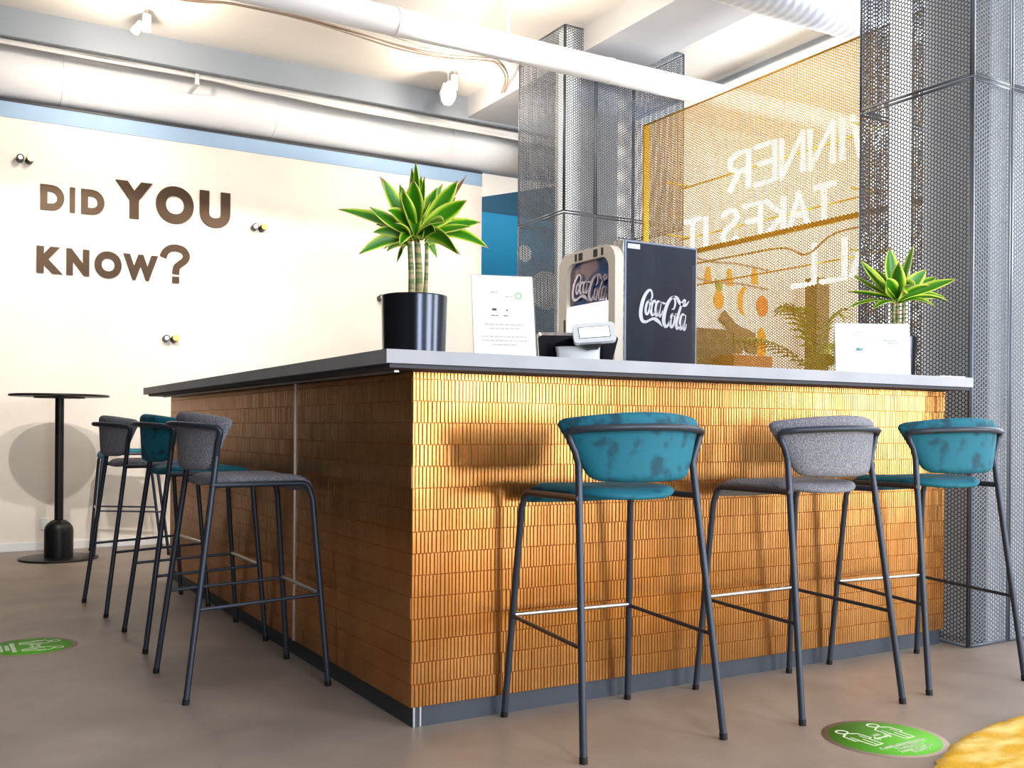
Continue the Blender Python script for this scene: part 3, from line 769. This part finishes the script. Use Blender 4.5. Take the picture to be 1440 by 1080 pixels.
place(stool_a, 0.005, 4.75, 85, 'teal velvet bar stool drawn up to the black high table, mostly hidden')

# ------------------------------------------------------------------ high table
t = thing('high_table', 'round black high table with dome foot in front of the lettered wall', 'table', (-0.465, 4.62, 0))
MB().lathe([(0.308, 1.088), (0.312, 1.092), (0.312, 1.099), (0.308, 1.103), (0.0, 1.103)], 64).build('table_top', 'black', t)
MB().lathe([(0.16, 1.078), (0.16, 1.088)], 32).build('support_plate', 'black', t)
MB().lathe([(0.028, 0.2), (0.028, 1.08)], 24).build('pole', 'black', t)
MB().lathe([(0.091, 0.012), (0.091, 0.19), (0.086, 0.215), (0.07, 0.24), (0.045, 0.258), (0.028, 0.264)], 40).build('dome_foot', 'black', t)
MB().lathe([(0.245, 0.0), (0.248, 0.003), (0.248, 0.010), (0.24, 0.013), (0.0, 0.013)], 64).build('base_plate', 'black', t)

# ------------------------------------------------------------------ potted plants on the worktop
LE = {}
def leaf(parent, base, tip, lift, width, m='leaf', twist=0.0, curl=0.0):
    b = Vector(base); tp = Vector(tip); mid = (b + tp) / 2; ctrl = b + (tp - b) * 0.45 + Vector((0, 0, lift))
    rl = random.Random(int(abs(tp.x * 917 + tp.z * 631) * 1000)); facing = rl.uniform(0.25, 0.85); roll_ = rl.uniform(-0.75, 0.75)
    n = 12; sp = bez(b, ctrl, tp, n); vs = []; fs = []; uvs = []
    for i in range(n + 1):
        t_ = i / n; d = (sp[min(i + 1, n)] - sp[max(i - 1, 0)]).normalized()
        nn = Vector((-FWD.x, -FWD.y, 0)) * facing + Vector((0, 0, 1)) * (1 - facing) + Vector((d.y, -d.x, 0)) * 0.12
        hor = d.cross(nn); hor.normalize(); hor = Matrix.Rotation(roll_ + curl * t_, 3, d) @ hor
        nrm = hor.cross(d).normalized()
        w = width * max(0.03, 0.30 * (1 - t_) ** 2 + 0.92 * math.sin(PI * t_ ** 1.15) ** 0.85)
        for k in range(5):
            u = k / 4; s_ = (u - 0.5) * 2
            vs.append(sp[i] + hor * (s_ * w / 2) + nrm * (-0.16 * w * (1 - s_ * s_)))
            uvs.append((u, t_))
    for i in range(n):
        for k in range(4): fs.append((i * 5 + k, i * 5 + k + 1, (i + 1) * 5 + k + 1, (i + 1) * 5 + k))
    me = bpy.data.meshes.new('leaf'); me.from_pydata([v[:] for v in vs], [], fs)
    uvl = me.uv_layers.new(name='UVMap')
    for lp in me.loops: uvl.data[lp.index].uv = uvs[lp.vertex_index]
    me.polygons.foreach_set('use_smooth', [True] * len(fs)); me.update(); me.materials.append(MT[m])
    o = bpy.data.objects.new('leaf', me); COL.objects.link(o); o.parent = parent
    sd = o.modifiers.new('thick', 'SOLIDIFY'); sd.thickness = 0.0012; sd.offset = 0
    return o
def pot_parts(t, r, h):
    # woven pot: staggered dimples
    mb = MB(); n = 84; rows = int(h / 0.0052); vs = []; fs = []
    for j in range(rows + 1):
        z = h * j / rows; rr = r * (0.955 + 0.045 * (z / h))
        for k in range(n):
            d = 0.0011 if (k + j) % 2 else 0.0
            if j in (0, rows): d = 0.0
            vs.append(((rr - d) * math.cos(2 * PI * k / n), (rr - d) * math.sin(2 * PI * k / n), z))
    for j in range(rows):
        for k in range(n): fs.append((j * n + k, j * n + (k + 1) % n, (j + 1) * n + (k + 1) % n, (j + 1) * n + k))
    mb.add(vs, fs, True); mb.add(vs[:n], [tuple(range(n))[::-1]])
    mb.lathe([(r, h), (r * 0.995, h + 0.003), (r * 0.94, h + 0.003), (r * 0.93, h), (r * 0.9, h - 0.05)], 84)
    mb.build('pot', 'pot', t)
    MB().lathe([(r * 0.92, h - 0.03), (0.0, h - 0.022)], 40).build('soil', 'soil', t)
W2 = Vector((RIGHT.x, RIGHT.y, 0)).normalized(); F2 = Vector((FWD.x, FWD.y, 0)).normalized()
def plant(loc, r, h, label, stems, tips, s, ox, oy, zoom, wid, seed):
    """tips/stems are drawn on a plant-facing sketch: (across, up, towards back) in sketch units scaled by s"""
    t = thing('potted_plant', label, 'plant', loc, 0, 'potted plants on the worktop'); pot_parts(t, r, h)
    rnd = random.Random(seed)
    L0 = Vector(loc) - CAM; dep = L0.dot(FWD); u0 = 720 + FPX * L0.dot(RIGHT) / dep; v0 = 601.8 + FPX * L0.dot(DOWN) / dep; k_ = dep / FPX
    def P(x, y, dp): return W2 * ((ox + x / zoom - u0) * k_) + Vector((0, 0, (v0 - oy - y / zoom) * k_)) + F2 * dp
    for (x0, y0, x1, y1, dp, rad) in stems:
        a = P(x0, y0, dp); b = P(x1, y1, dp * 0.6); a.z = max(a.z, h - 0.03) if y0 > 99999 else h - 0.04
        MB().tube(smooth_path([a, (a + b) / 2 + W2 * 0.003, b], 5), [rad * (1.0 - 0.35 * i / 10) for i in range(11)], 12).build('stem', 'stem', t)
    for q in tips:
        bx, by, tx, ty, dp, lift, w, tw = q[:8]; m = q[8] if len(q) > 8 else 'leaf'
        leaf(t, P(bx, by, dp * 0.15 + rnd.uniform(-0.008, 0.008)), P(tx, ty, dp), lift, w * wid, m, tw, rnd.uniform(-0.3, 0.3))
    return t
# sketch units: enlarged crop of the large plant, 3.484 units per photo pixel, pot foot at (512, 985)
TIPS1 = [(500, 420, 125, 303, -0.02, .03, 1.0, .5), (480, 440, 235, 528, -0.05, .04, .8, .3), (470, 450, 238, 470, .06, .05, .8, .9), (470, 400, 245, 300, .08, .02, .7, .5),
         (480, 400, 310, 110, .05, -.01, .55, 1.2, 'dry_leaf'), (480, 400, 340, 150, -.02, .0, 1.0, 1.3), (495, 360, 470, 72, .05, .0, .7, 1.4), (505, 370, 500, 68, -.02, .0, .6, .4),
         (490, 380, 405, 142, .08, .0, .75, 1.2), (520, 380, 622, 142, .07, .0, .9, 1.1), (530, 390, 745, 112, .03, -.02, .9, 1.0, 'dry_leaf'), (530, 410, 708, 165, -.04, .0, 1.05, .9),
         (520, 410, 752, 266, -.05, .01, 1.1, .7), (525, 420, 818, 355, .0, .02, .9, .4), (520, 430, 800, 430, .07, .03, .8, .3), (530, 420, 858, 490, -.03, .06, .85, .4),
         (510, 430, 716, 540, -.10, .06, 1.0, .5), (505, 440, 715, 500, .06, .06, .8, .5), (500, 430, 500, 185, -.09, .02, 1.2, 1.4), (490, 440, 360, 490, -.03, .02, .7, .3),
         (490, 440, 440, 500, -.1, .05, .7, .4), (500, 420, 545, 145, -.03, -.01, .7, 1.0), (490, 430, 290, 308, -.07, .0, .85, .6), (500, 440, 650, 400, -.14, .05, 1.25, .2),
         (500, 430, 430, 240, -.08, .0, 1.0, 1.2), (520, 430, 640, 265, .02, .0, .9, .9), (490, 440, 325, 460, .1, .04, .7, .5), (515, 430, 730, 320, .09, .02, .9, .5), (500, 420, 565, 210, .08, 0, .9, 1.1), (480, 420, 430, 180, .02, 0, .9, 1.2),
         (505, 395, 525, 240, -.06, .0, .8, 1), (480, 410, 385, 200, .06, 0, .8, 1), (540, 400, 690, 215, .05, 0, .8, 1), (470, 450, 300, 420, -.04, .03, .7, 1), (545, 450, 600, 520, .04, .03, .6, 1), (455, 470, 400, 540, .05, .03, .5, 1), (510, 460, 545, 470, -.10, .05, .6, 1), (535, 430, 770, 390, -.04, .02, .75, 1),
         (500, 380, 455, 240, -.10, .0, .85, 1), (515, 370, 585, 290, -.10, .01, .9, 1), (490, 400, 380, 330, -.09, .03, .8, 1), (530, 410, 690, 350, -.02, .03, .9, 1), (475, 430, 300, 360, .03, .03, .75, 1), (500, 450, 420, 400, -.12, .03, .7, 1), (525, 450, 610, 440, -.12, .04, .8, 1), (545, 470, 680, 470, .03, .05, .7, 1), (470, 470, 360, 500, .0, .04, .6, 1), (500, 350, 520, 120, .03, 0, .7, 1), (515, 360, 600, 180, .02, 0, .8, 1)]
plant((0.068, 0.14, WT1), 0.103, 0.188, 'large variegated plant in a black woven pot at the corner of the worktop',
      [(482, 700, 470, 440, -0.01, 0.011), (518, 700, 505, 420, 0.0, 0.014), (540, 640, 552, 440, 0.02, 0.008)],
      TIPS1, 0, 440, 210, 3.484, 0.052, 5)
# second plant: enlarged crop, 8.306 units per photo pixel, pot foot at about (610, 1655)
TIPS2 = [(640, 800, 50, 880, -.03, .05, .7, .9), (640, 820, 300, 910, -.08, .05, .7, .8), (640, 760, 100, 660, .02, .02, .8, .9), (640, 740, 190, 455, .04, .0, 1.0, .7), (640, 740, 235, 300, .0, .0, 1.0, .8),
         (640, 760, 222, 385, -.06, .0, 1.05, .5), (660, 700, 600, 140, .02, .0, 1.3, 1.4), (680, 700, 858, 110, .0, .0, .9, 1.0), (680, 700, 735, 268, .06, .0, 1.0, 1.2), (690, 740, 1035, 395, .02, .0, 1.2, .7),
         (690, 760, 1335, 525, -.02, .02, 1.0, .4), (700, 780, 1275, 722, .03, .04, .8, .4), (700, 780, 1245, 790, -.03, .05, .7, .5), (690, 800, 1045, 850, -.06, .05, .8, .5), (690, 740, 1195, 465, .05, .01, 1.0, .6),
         (660, 760, 590, 375, -.09, .01, 1.35, 1.3), (650, 780, 440, 565, -.10, .02, 1.1, .5), (650, 790, 560, 830, -.1, .05, .9, .3), (660, 740, 480, 360, .08, .0, 1.0, .9), (680, 740, 960, 620, -.08, .03, 1.1, .3), (670, 730, 880, 330, .07, .0, .9, 1.0), (660, 760, 720, 650, -.13, .06, 1.2, .3)]
plant((2.205, 0.068, WT1), 0.100, 0.165, 'smaller variegated plant behind the landscape notice at the right end',
      [(610, 1200, 615, 760, -0.012, 0.010), (680, 1200, 680, 740, 0.012, 0.011), (730, 1200, 745, 760, 0.0, 0.009)],
      TIPS2, 0, 1180, 330, 8.306, 0.056, 9)

# ------------------------------------------------------------------ notices
def notice(loc, az, lean, w, h, label, marks):
    t = thing('notice_stand', label, 'sign', loc)
    t.rotation_euler = (0, 0, az)
    R_ = Matrix.Rotation(-lean, 4, 'X')
    def T(p): return (R_ @ Vector((p[0], p[2], p[1])))[:]
    MB().prism([(-w / 2, 0.002), (w / 2, 0.002), (w / 2, h), (-w / 2, h)], -0.0006, 0.0006, T).build('paper_sheet', 'paper', t)
    MB().prism([(-w / 2 - 0.003, 0), (w / 2 + 0.003, 0), (w / 2 + 0.003, h + 0.003), (-w / 2 - 0.003, h + 0.003)], 0.001, 0.004, T).build('acrylic_holder', 'acrylic', t)
    dpt = h * math.sin(lean) + 0.03
    MB().box(-w / 2, w / 2, 0.002, dpt, 0.0, 0.003).build('acrylic_foot', 'acrylic', t)
    for (x, y, mw_, mh, m) in marks:
        if m == 'ring':
            MB().ribbon([(x + mw_ * math.cos(a * PI / 12), y + mw_ * math.sin(a * PI / 12)) for a in range(25)], mh, -0.0012, -0.0006, T).build('print', 'print_green', t)
        else:
            k = 0; xx = x - mw_ / 2; rnd = random.Random(int(1000 * (x + y)) + 5); mb = MB()
            while xx < x + mw_ / 2 - 1e-4:
                ww = min(rnd.uniform(0.006, 0.018), x + mw_ / 2 - xx)
                mb.prism([(xx, y - mh / 2), (xx + ww, y - mh / 2), (xx + ww, y + mh / 2), (xx, y + mh / 2)], -0.0012, -0.0006, T); xx += ww + 0.003
            mb.build('print', m, t)
    return t
fa = math.atan2(FWD.y, FWD.x) - PI / 2      # turn that faces the camera's own direction
notice((0.379, 0.103, WT1), fa + math.radians(12), math.radians(14), 0.205, 0.295, 'portrait white notice leaning in a stand beside the large potted plant',
       [(-0.03, 0.236, 0.022, 0.005, 'print'), (0.02, 0.222, 0.026, 0.004, 'print'), (0.052, 0.226, 0.010, 0.004, 'ring'), (-0.03, 0.176, 0.016, 0.008, 'print_dark'), (-0.03, 0.155, 0.024, 0.003, 'print_dark'), (0.012, 0.174, 0.006, 0.005, 'print_dark'), (0.008, 0.155, 0.02, 0.003, 'print_dark'),
        (0.0, 0.124, 0.13, 0.004, 'print'), (0.0, 0.110, 0.10, 0.004, 'print'), (0, 0.082, 0.15, 0.004, 'print'), (0, 0.068, 0.15, 0.004, 'print'), (0, 0.054, 0.08, 0.004, 'print')])
notice((2.005, -0.012, WT1), fa + math.radians(6), math.radians(4), 0.31, 0.207, 'landscape white notice standing in front of the smaller plant',
       [(-0.06, 0.172, 0.05, 0.003, 'print'), (0.0, 0.160, 0.18, 0.003, 'print'), (0.005, 0.150, 0.19, 0.003, 'print'), (0.07, 0.139, 0.05, 0.003, 'print_teal'), (0.085, 0.130, 0.05, 0.003, 'print_teal'), (-0.056, 0.104, 0.026, 0.012, 'print_teal'), (0.06, 0.035, 0.04, 0.003, 'print'), (0.08, 0.022, 0.04, 0.003, 'print')])
o = MB().prism([(-0.075, -0.05), (0.085, -0.05), (0.075, 0.06), (-0.08, 0.055)], 0.0, 0.004).build('paper_sheet', 'paper'); o.location = (2.345, -0.07, WT1 + 0.0005)
tag(o, 'flat white papers lying at the right end of the worktop', 'paper')

# ------------------------------------------------------------------ till terminal
t = thing('till_terminal', 'black till terminal with small white customer display seen from behind', 'till', (0.735, 0.22, WT1 + 0.0005), fa + math.radians(4))
Rt = Matrix.Rotation(math.radians(-38), 4, 'X')
def TT_(p): v = Rt @ Vector(p); return (v.x, v.y, v.z)
def rrect(x0, x1, y0, y1, r, n=5):
    out = []
    for cx, cyy, a in ((x1 - r, y1 - r, 0), (x0 + r, y1 - r, PI / 2), (x0 + r, y0 + r, PI), (x1 - r, y0 + r, 1.5 * PI)):
        out += [(cx + r * math.cos(a + PI / 2 * i / n), cyy + r * math.sin(a + PI / 2 * i / n)) for i in range(n + 1)]
    return out
mb = MB(); mb.prism(rrect(-0.142, 0.142, 0.0, 0.155, 0.018), -0.02, 0.03, lambda p: (p[0] * (0.90 + 0.1 * p[1] / 0.15), 0.035 - 0.45 * p[1] + p[2] * 0.95, 0.012 + p[1] * 0.63 + p[2] * 0.3))
mb.build('monitor_back', 'pos_black', t)
vs = []
mb = MB(); n = 12
ring0 = []; 
for i in range(n + 1):
    u = -1 + 2 * i / n; ring0.append((0.075 * u, -0.065 - 0.025 * (1 - u * u), 0.0))
prof = [(0.0, 0.0, 1.0), (0.02, 0.004, 0.99), (0.045, 0.018, 1.02), (0.066, 0.026, 1.06)]
vs = [(x * k, y + dy, z) for z, dy, k in prof for x, y, _ in ring0]
fs = [(j * (n + 1) + i, j * (n + 1) + i + 1, (j + 1) * (n + 1) + i + 1, (j + 1) * (n + 1) + i) for j in range(len(prof) - 1) for i in range(n)]
mb.add(vs, fs, True); o = mb.build('stand_cover', 'pos_white', t); sd = o.modifiers.new('thick', 'SOLIDIFY'); sd.thickness = 0.004
MB().box(-0.10, 0.10, -0.06, 0.10, 0.0, 0.012, 0.004).build('base_plate', 'pos_black', t)
def TD(p):   # small display, tilted back
    v = Matrix.Rotation(math.radians(-24), 3, 'X') @ Vector((p[0], p[2], p[1])); v = Matrix.Rotation(math.radians(-5), 3, 'Y') @ v
    return (v.x + 0.055, v.y - 0.085, v.z + 0.075)
d = MB().prism(rrect(-0.074, 0.074, 0.0, 0.075, 0.012), -0.012, 0.006, TD).build('customer_display', 'pos_white', t)
MB().prism(rrect(-0.055, 0.055, 0.016, 0.060, 0.002), -0.0126, -0.0119, TD).build('display_bezel', 'black', d)
MB().prism(rrect(-0.0525, 0.0525, 0.0185, 0.0575, 0.002), -0.0134, -0.0125, TD).build('display_screen', 'screen', d)
MB().prism([(-0.055, -0.006), (0.02, -0.006), (0.005, -0.022), (-0.03, -0.022)], -0.008, 0.006, TD).build('display_bracket', 'black', t)

# ------------------------------------------------------------------ drinks cooler with script lettering
CXL, CY0, CW, CD, CZ0, CZ1 = 1.665, 1.215, 0.50, 0.482, 0.95, 1.825
t = thing('drinks_cooler', 'countertop drinks cooler with dark side panel, white script and lit chrome door', 'cooler', (CXL, CY0, CZ0))
HH = CZ1 - CZ0
MB().box(0.018, CD, 0.006, CW, 0, HH, 0.004).build('cabinet', 'galv', t)
sp_ = MB().box(0.028, CD, 0.0, 0.006, 0.0, HH, 0.001).build('side_frame', 'cool_edge', t)
sd_ = MB().box(0.037, CD - 0.008, -0.003, 0.0, 0.0, HH - 0.01).build('side_panel', 'cool_side', t); sd_['label'] = 'dark blue black side panel'
MB().box(0.040, 0.115, -0.0045, -0.003, HH - 0.042, HH - 0.018).build('sticker', 'logo', sd_)
STROKES = [
    ([(478, 418), (505, 392), (522, 352), (500, 300), (455, 300), (395, 350), (345, 430), (315, 530), (318, 600), (350, 645), (410, 652), (470, 632), (540, 612), (600, 622), (650, 645), (710, 692)], [10, 16, 20, 20, 26, 34, 40, 42, 42, 36, 26, 22, 26, 40, 34, 4]),
    ([(470, 412), (430, 438), (403, 500), (408, 556), (440, 562), (472, 512), (484, 446), (470, 412), (496, 424), (520, 408)], [20, 24, 28, 28, 22, 24, 24, 20, 12, 8]),
    ([(585, 438), (572, 408), (535, 428), (505, 490), (508, 560), (540, 570), (572, 530)], [20, 20, 24, 28, 28, 18, 10]),
    ([(660, 425), (630, 412), (596, 450), (580, 520), (592, 574), (622, 558), (652, 480), (668, 418)], [18, 20, 24, 28, 26, 18, 16, 18]),
    ([(676, 412), (660, 480), (648, 545), (662, 580), (700, 545), (716, 510)], [26, 28, 28, 22, 12, 8]),
    ([(706, 420), (735, 430), (770, 428)], [16, 20, 14]),
    ([(884, 486), (925, 478), (950, 415), (930, 360), (890, 355), (830, 400), (775, 480), (738, 580), (738, 650), (775, 688), (825, 660), (858, 585)], [8, 18, 24, 24, 26, 34, 40, 44, 42, 34, 22, 10]),
    ([(880, 362), (930, 345), (985, 358), (1030, 405), (1080, 428), (1150, 428), (1212, 380)], [8, 20, 34, 36, 30, 26, 6]),
    ([(915, 538), (882, 560), (860, 620), (864, 678), (895, 688), (928, 640), (942, 575), (915, 538), (945, 552), (975, 530)], [20, 26, 30, 30, 24, 24, 24, 20, 12, 8]),
    ([(1118, 425), (1142, 385), (1120, 372), (1080, 410), (1020, 520), (975, 630), (975, 692), (1000, 700), (1035, 655)], [12, 18, 20, 26, 30, 32, 32, 22, 10]),
    ([(1120, 545), (1090, 535), (1055, 575), (1038, 650), (1050, 704), (1080, 690), (1112, 610), (1130, 548)], [18, 20, 26, 30, 28, 18, 16, 18]),
    ([(1140, 540), (1124, 610), (1108, 680), (1122, 714), (1155, 680), (1160, 640)], [26, 28, 28, 22, 12, 8])]
def logo(parent, name, T, x0, x1, z0, z1, m, th):
    mb = MB()
    for pts, ws in STROKES:
        q = smooth_path([(p[0], p[1], 0) for p in pts], 5); W_ = []
        for i in range(len(ws) - 1): W_ += [ws[i] + (ws[i + 1] - ws[i]) * k / 5 for k in range(5)]
        W_.append(ws[-1])
        sx = (x1 - x0) / (1212 - 300); sz = (z1 - z0) / (718 - 290)
        mb.ribbon([(x0 + (p.x - 300) * sx, z1 - (p.y - 290) * sz) for p in q], [w_ * 1.3 * (sx + sz) / 2 for w_ in W_], 0, th, T)
    return mb.build(name, m, parent)
LX0, LX1 = CXL + 0.062, CXL + CD
# script spans photo columns 895-971 of the 876-981 wide panel
logo(sd_, 'script_logo', lambda p: (p[0], -0.003 - p[2], p[1]), 0.118, 0.430, HH - 0.425, HH - 0.235, 'logo', 0.0012)['label'] = 'white script lettering'
# door: rounded chrome frame, header and lit glass (faces -X)
def TDoor(p): return (0.018 - p[2], p[0], p[1])
fo = rrect(0.0, CW, 0.0, HH - 0.02, 0.085, 8); fi = rrect(0.055, CW - 0.075, 0.03, HH - 0.075, 0.06, 8)
mb = MB(); k = len(fo)
for (ra, rb, za, zb) in ((fo, fi, 0.045, 0.05),):
    vs = [TDoor((*p, 0.0)) for p in fo] + [TDoor((*p, 0.05)) for p in fo] + [TDoor((*p, 0.05)) for p in fi] + [TDoor((*p, 0.02)) for p in fi]
    fs = []
    for j in range(3):
        for i in range(k): fs.append((j * k + i, j * k + (i + 1) % k, (j + 1) * k + (i + 1) % k, (j + 1) * k + i))
    mb.add(vs, fs)
door = mb.build('door_frame', 'chrome', t)
MB().prism(fi, 0.004, 0.02, TDoor).build('door_glass', 'cool_lit', door)
hd = [(0.055, HH - 0.27), (CW - 0.075, HH - 0.27)] + [p for p in fi if p[1] > HH - 0.26][:9] + [p for p in fi if p[1] > HH - 0.26][9:]
hd = [(CW - 0.075, HH - 0.29)] + [p for p in fi if p[1] > HH - 0.2] + [(0.055, HH - 0.29)]
MB().prism(hd, 0.02, 0.026, TDoor).build('header_panel', 'cool_head', door)
logo(door, 'script_logo', lambda p: (0.018 - 0.026 - p[2], CW - 0.03 - p[0], p[1]), 0.08, 0.40, HH - 0.285, HH - 0.135, 'logo_chrome', 0.012)['label'] = 'raised chrome script lettering'
for a, w in ((0.33, 0.02), (0.28, 0.035), (0.15, 0.035), (0.10, 0.018)):
    MB().box(-0.0332, -0.0318, a, a + w, HH - 0.068, HH - 0.03).build('vent_slot', 'black', door)
MB().box(-0.0332, -0.0318, CW - 0.066, CW - 0.052, HH - 0.5, HH - 0.36).build('door_handle', 'black', door)
MB().box(0.02, 0.1, 0.35, 0.42, HH - 0.64, HH - 0.5).build('door_hinge', 'galv', door)

# ------------------------------------------------------------------ floor stickers
def sticker(c, ang, label):
    t = thing('floor_sticker', label, 'floor sticker', (c[0], c[1], 0.0), ang, 'green distance stickers on the floor')
    MB().lathe([(0.176, 0.0004), (0.176, 0.0010), (0.0, 0.0010)], 72).build('clear_edge', 'decal_ring', t)
    MB().lathe([(0.158, 0.0010), (0.158, 0.0018), (0.0, 0.0018)], 72).build('green_disc', 'decal', t)
    I = lambda p: (p[0], p[1], p[2])
    z0, z1 = 0.0018, 0.0024
    for s in (-1, 1):
        x = s * 0.068; mb = MB()
        mb.ribbon([(x + 0.017 * math.cos(a * PI / 10), 0.098 + 0.017 * math.sin(a * PI / 10)) for a in range(21)], 0.006, z0, z1, I)
        mb.ribbon([(x - 0.008, 0.078), (x - 0.03, 0.065), (x - 0.034, 0.02), (x - 0.020, 0.016), (x - 0.018, -0.035)], 0.006, z0, z1, I)
        mb.ribbon([(x + 0.008, 0.078), (x + 0.03, 0.065), (x + 0.034, 0.02), (x + 0.020, 0.016), (x + 0.018, -0.035), (x - 0.018, -0.035)], 0.006, z0, z1, I)
        mb.ribbon([(x, 0.02), (x, -0.035)], 0.005, z0, z1, I); mb.ribbon([(x - 0.018, 0.05), (x - 0.018, 0.018)], 0.004, z0, z1, I); mb.ribbon([(x + 0.018, 0.05), (x + 0.018, 0.018)], 0.004, z0, z1, I)
        mb.build('person_outline', 'decal_white', t)
    mb = MB(); mb.ribbon([(-0.03, 0.006), (0.03, 0.006)], 0.006, z0, z1, I)
    for s in (-1, 1): mb.ribbon([(s * 0.02, 0.018), (s * 0.033, 0.006), (s * 0.02, -0.006)], 0.006, z0, z1, I)
    mb.build('distance_arrow', 'decal_white', t)
    # rows of small lettering
    rnd = random.Random(4)
    for (y, w, hgt) in ((0.030, 0.03, 0.014), (-0.064, 0.19, 0.016), (-0.086, 0.11, 0.016), (-0.108, 0.13, 0.012), (-0.124, 0.07, 0.012)):
        x = -w / 2; mb = MB()
        while x < w / 2 - 0.004:
            ww = rnd.choice((0.007, 0.009, 0.010))
            mb.ribbon([(x + 0.0015, y - hgt / 2), (x + 0.0015, y + hgt / 2)], 0.0028, z0, z1, I)
            mb.ribbon([(x, y + (hgt / 2 - 0.0015) * rnd.choice((-1, 1))), (x + ww - 0.002, y + (hgt / 2 - 0.0015) * rnd.choice((-1, 1)))], 0.0028, z0, z1, I)
            if rnd.random() < 0.7: mb.ribbon([(x + ww - 0.003, y - hgt / 2), (x + ww - 0.003, y + hgt / 2)], 0.0028, z0, z1, I)
            x += ww + 0.002
        mb.build('text_line', 'decal_white', t)
sticker((1.172, -0.752), 0.0, 'round green floor sticker at lower right near the yellow rug')
sticker((-0.875, 1.765), -PI / 2, 'round green floor sticker at left edge beside the stool row')

# ------------------------------------------------------------------ yellow rug in the foreground
RR = 1.352
rnd = random.Random(8); mb = MB(); nr, na = 46, 300; vs = []; fs = []
for j in range(nr + 1):
    q = j / nr; rad = RR * q ** 0.6
    for k in range(na):
        a = 2 * PI * k / na
        zz = 0.013 + rnd.uniform(-0.0035, 0.0035) if j < nr else 0.002
        r2 = rad + (rnd.uniform(-0.008, 0.008) if j >= nr - 1 else rnd.uniform(-0.004, 0.004))
        vs.append((r2 * math.cos(a), r2 * math.sin(a), zz))
for j in range(nr):
    for k in range(na): fs.append((j * na + k, j * na + (k + 1) % na, (j + 1) * na + (k + 1) % na, (j + 1) * na + k))
mb.add(vs, fs, True)
o = mb.build('round_rug', 'rug'); o.location = (1.724, -2.175, 0)
tag(o, 'round yellow distressed pile rug cut off at the lower right corner', 'rug')
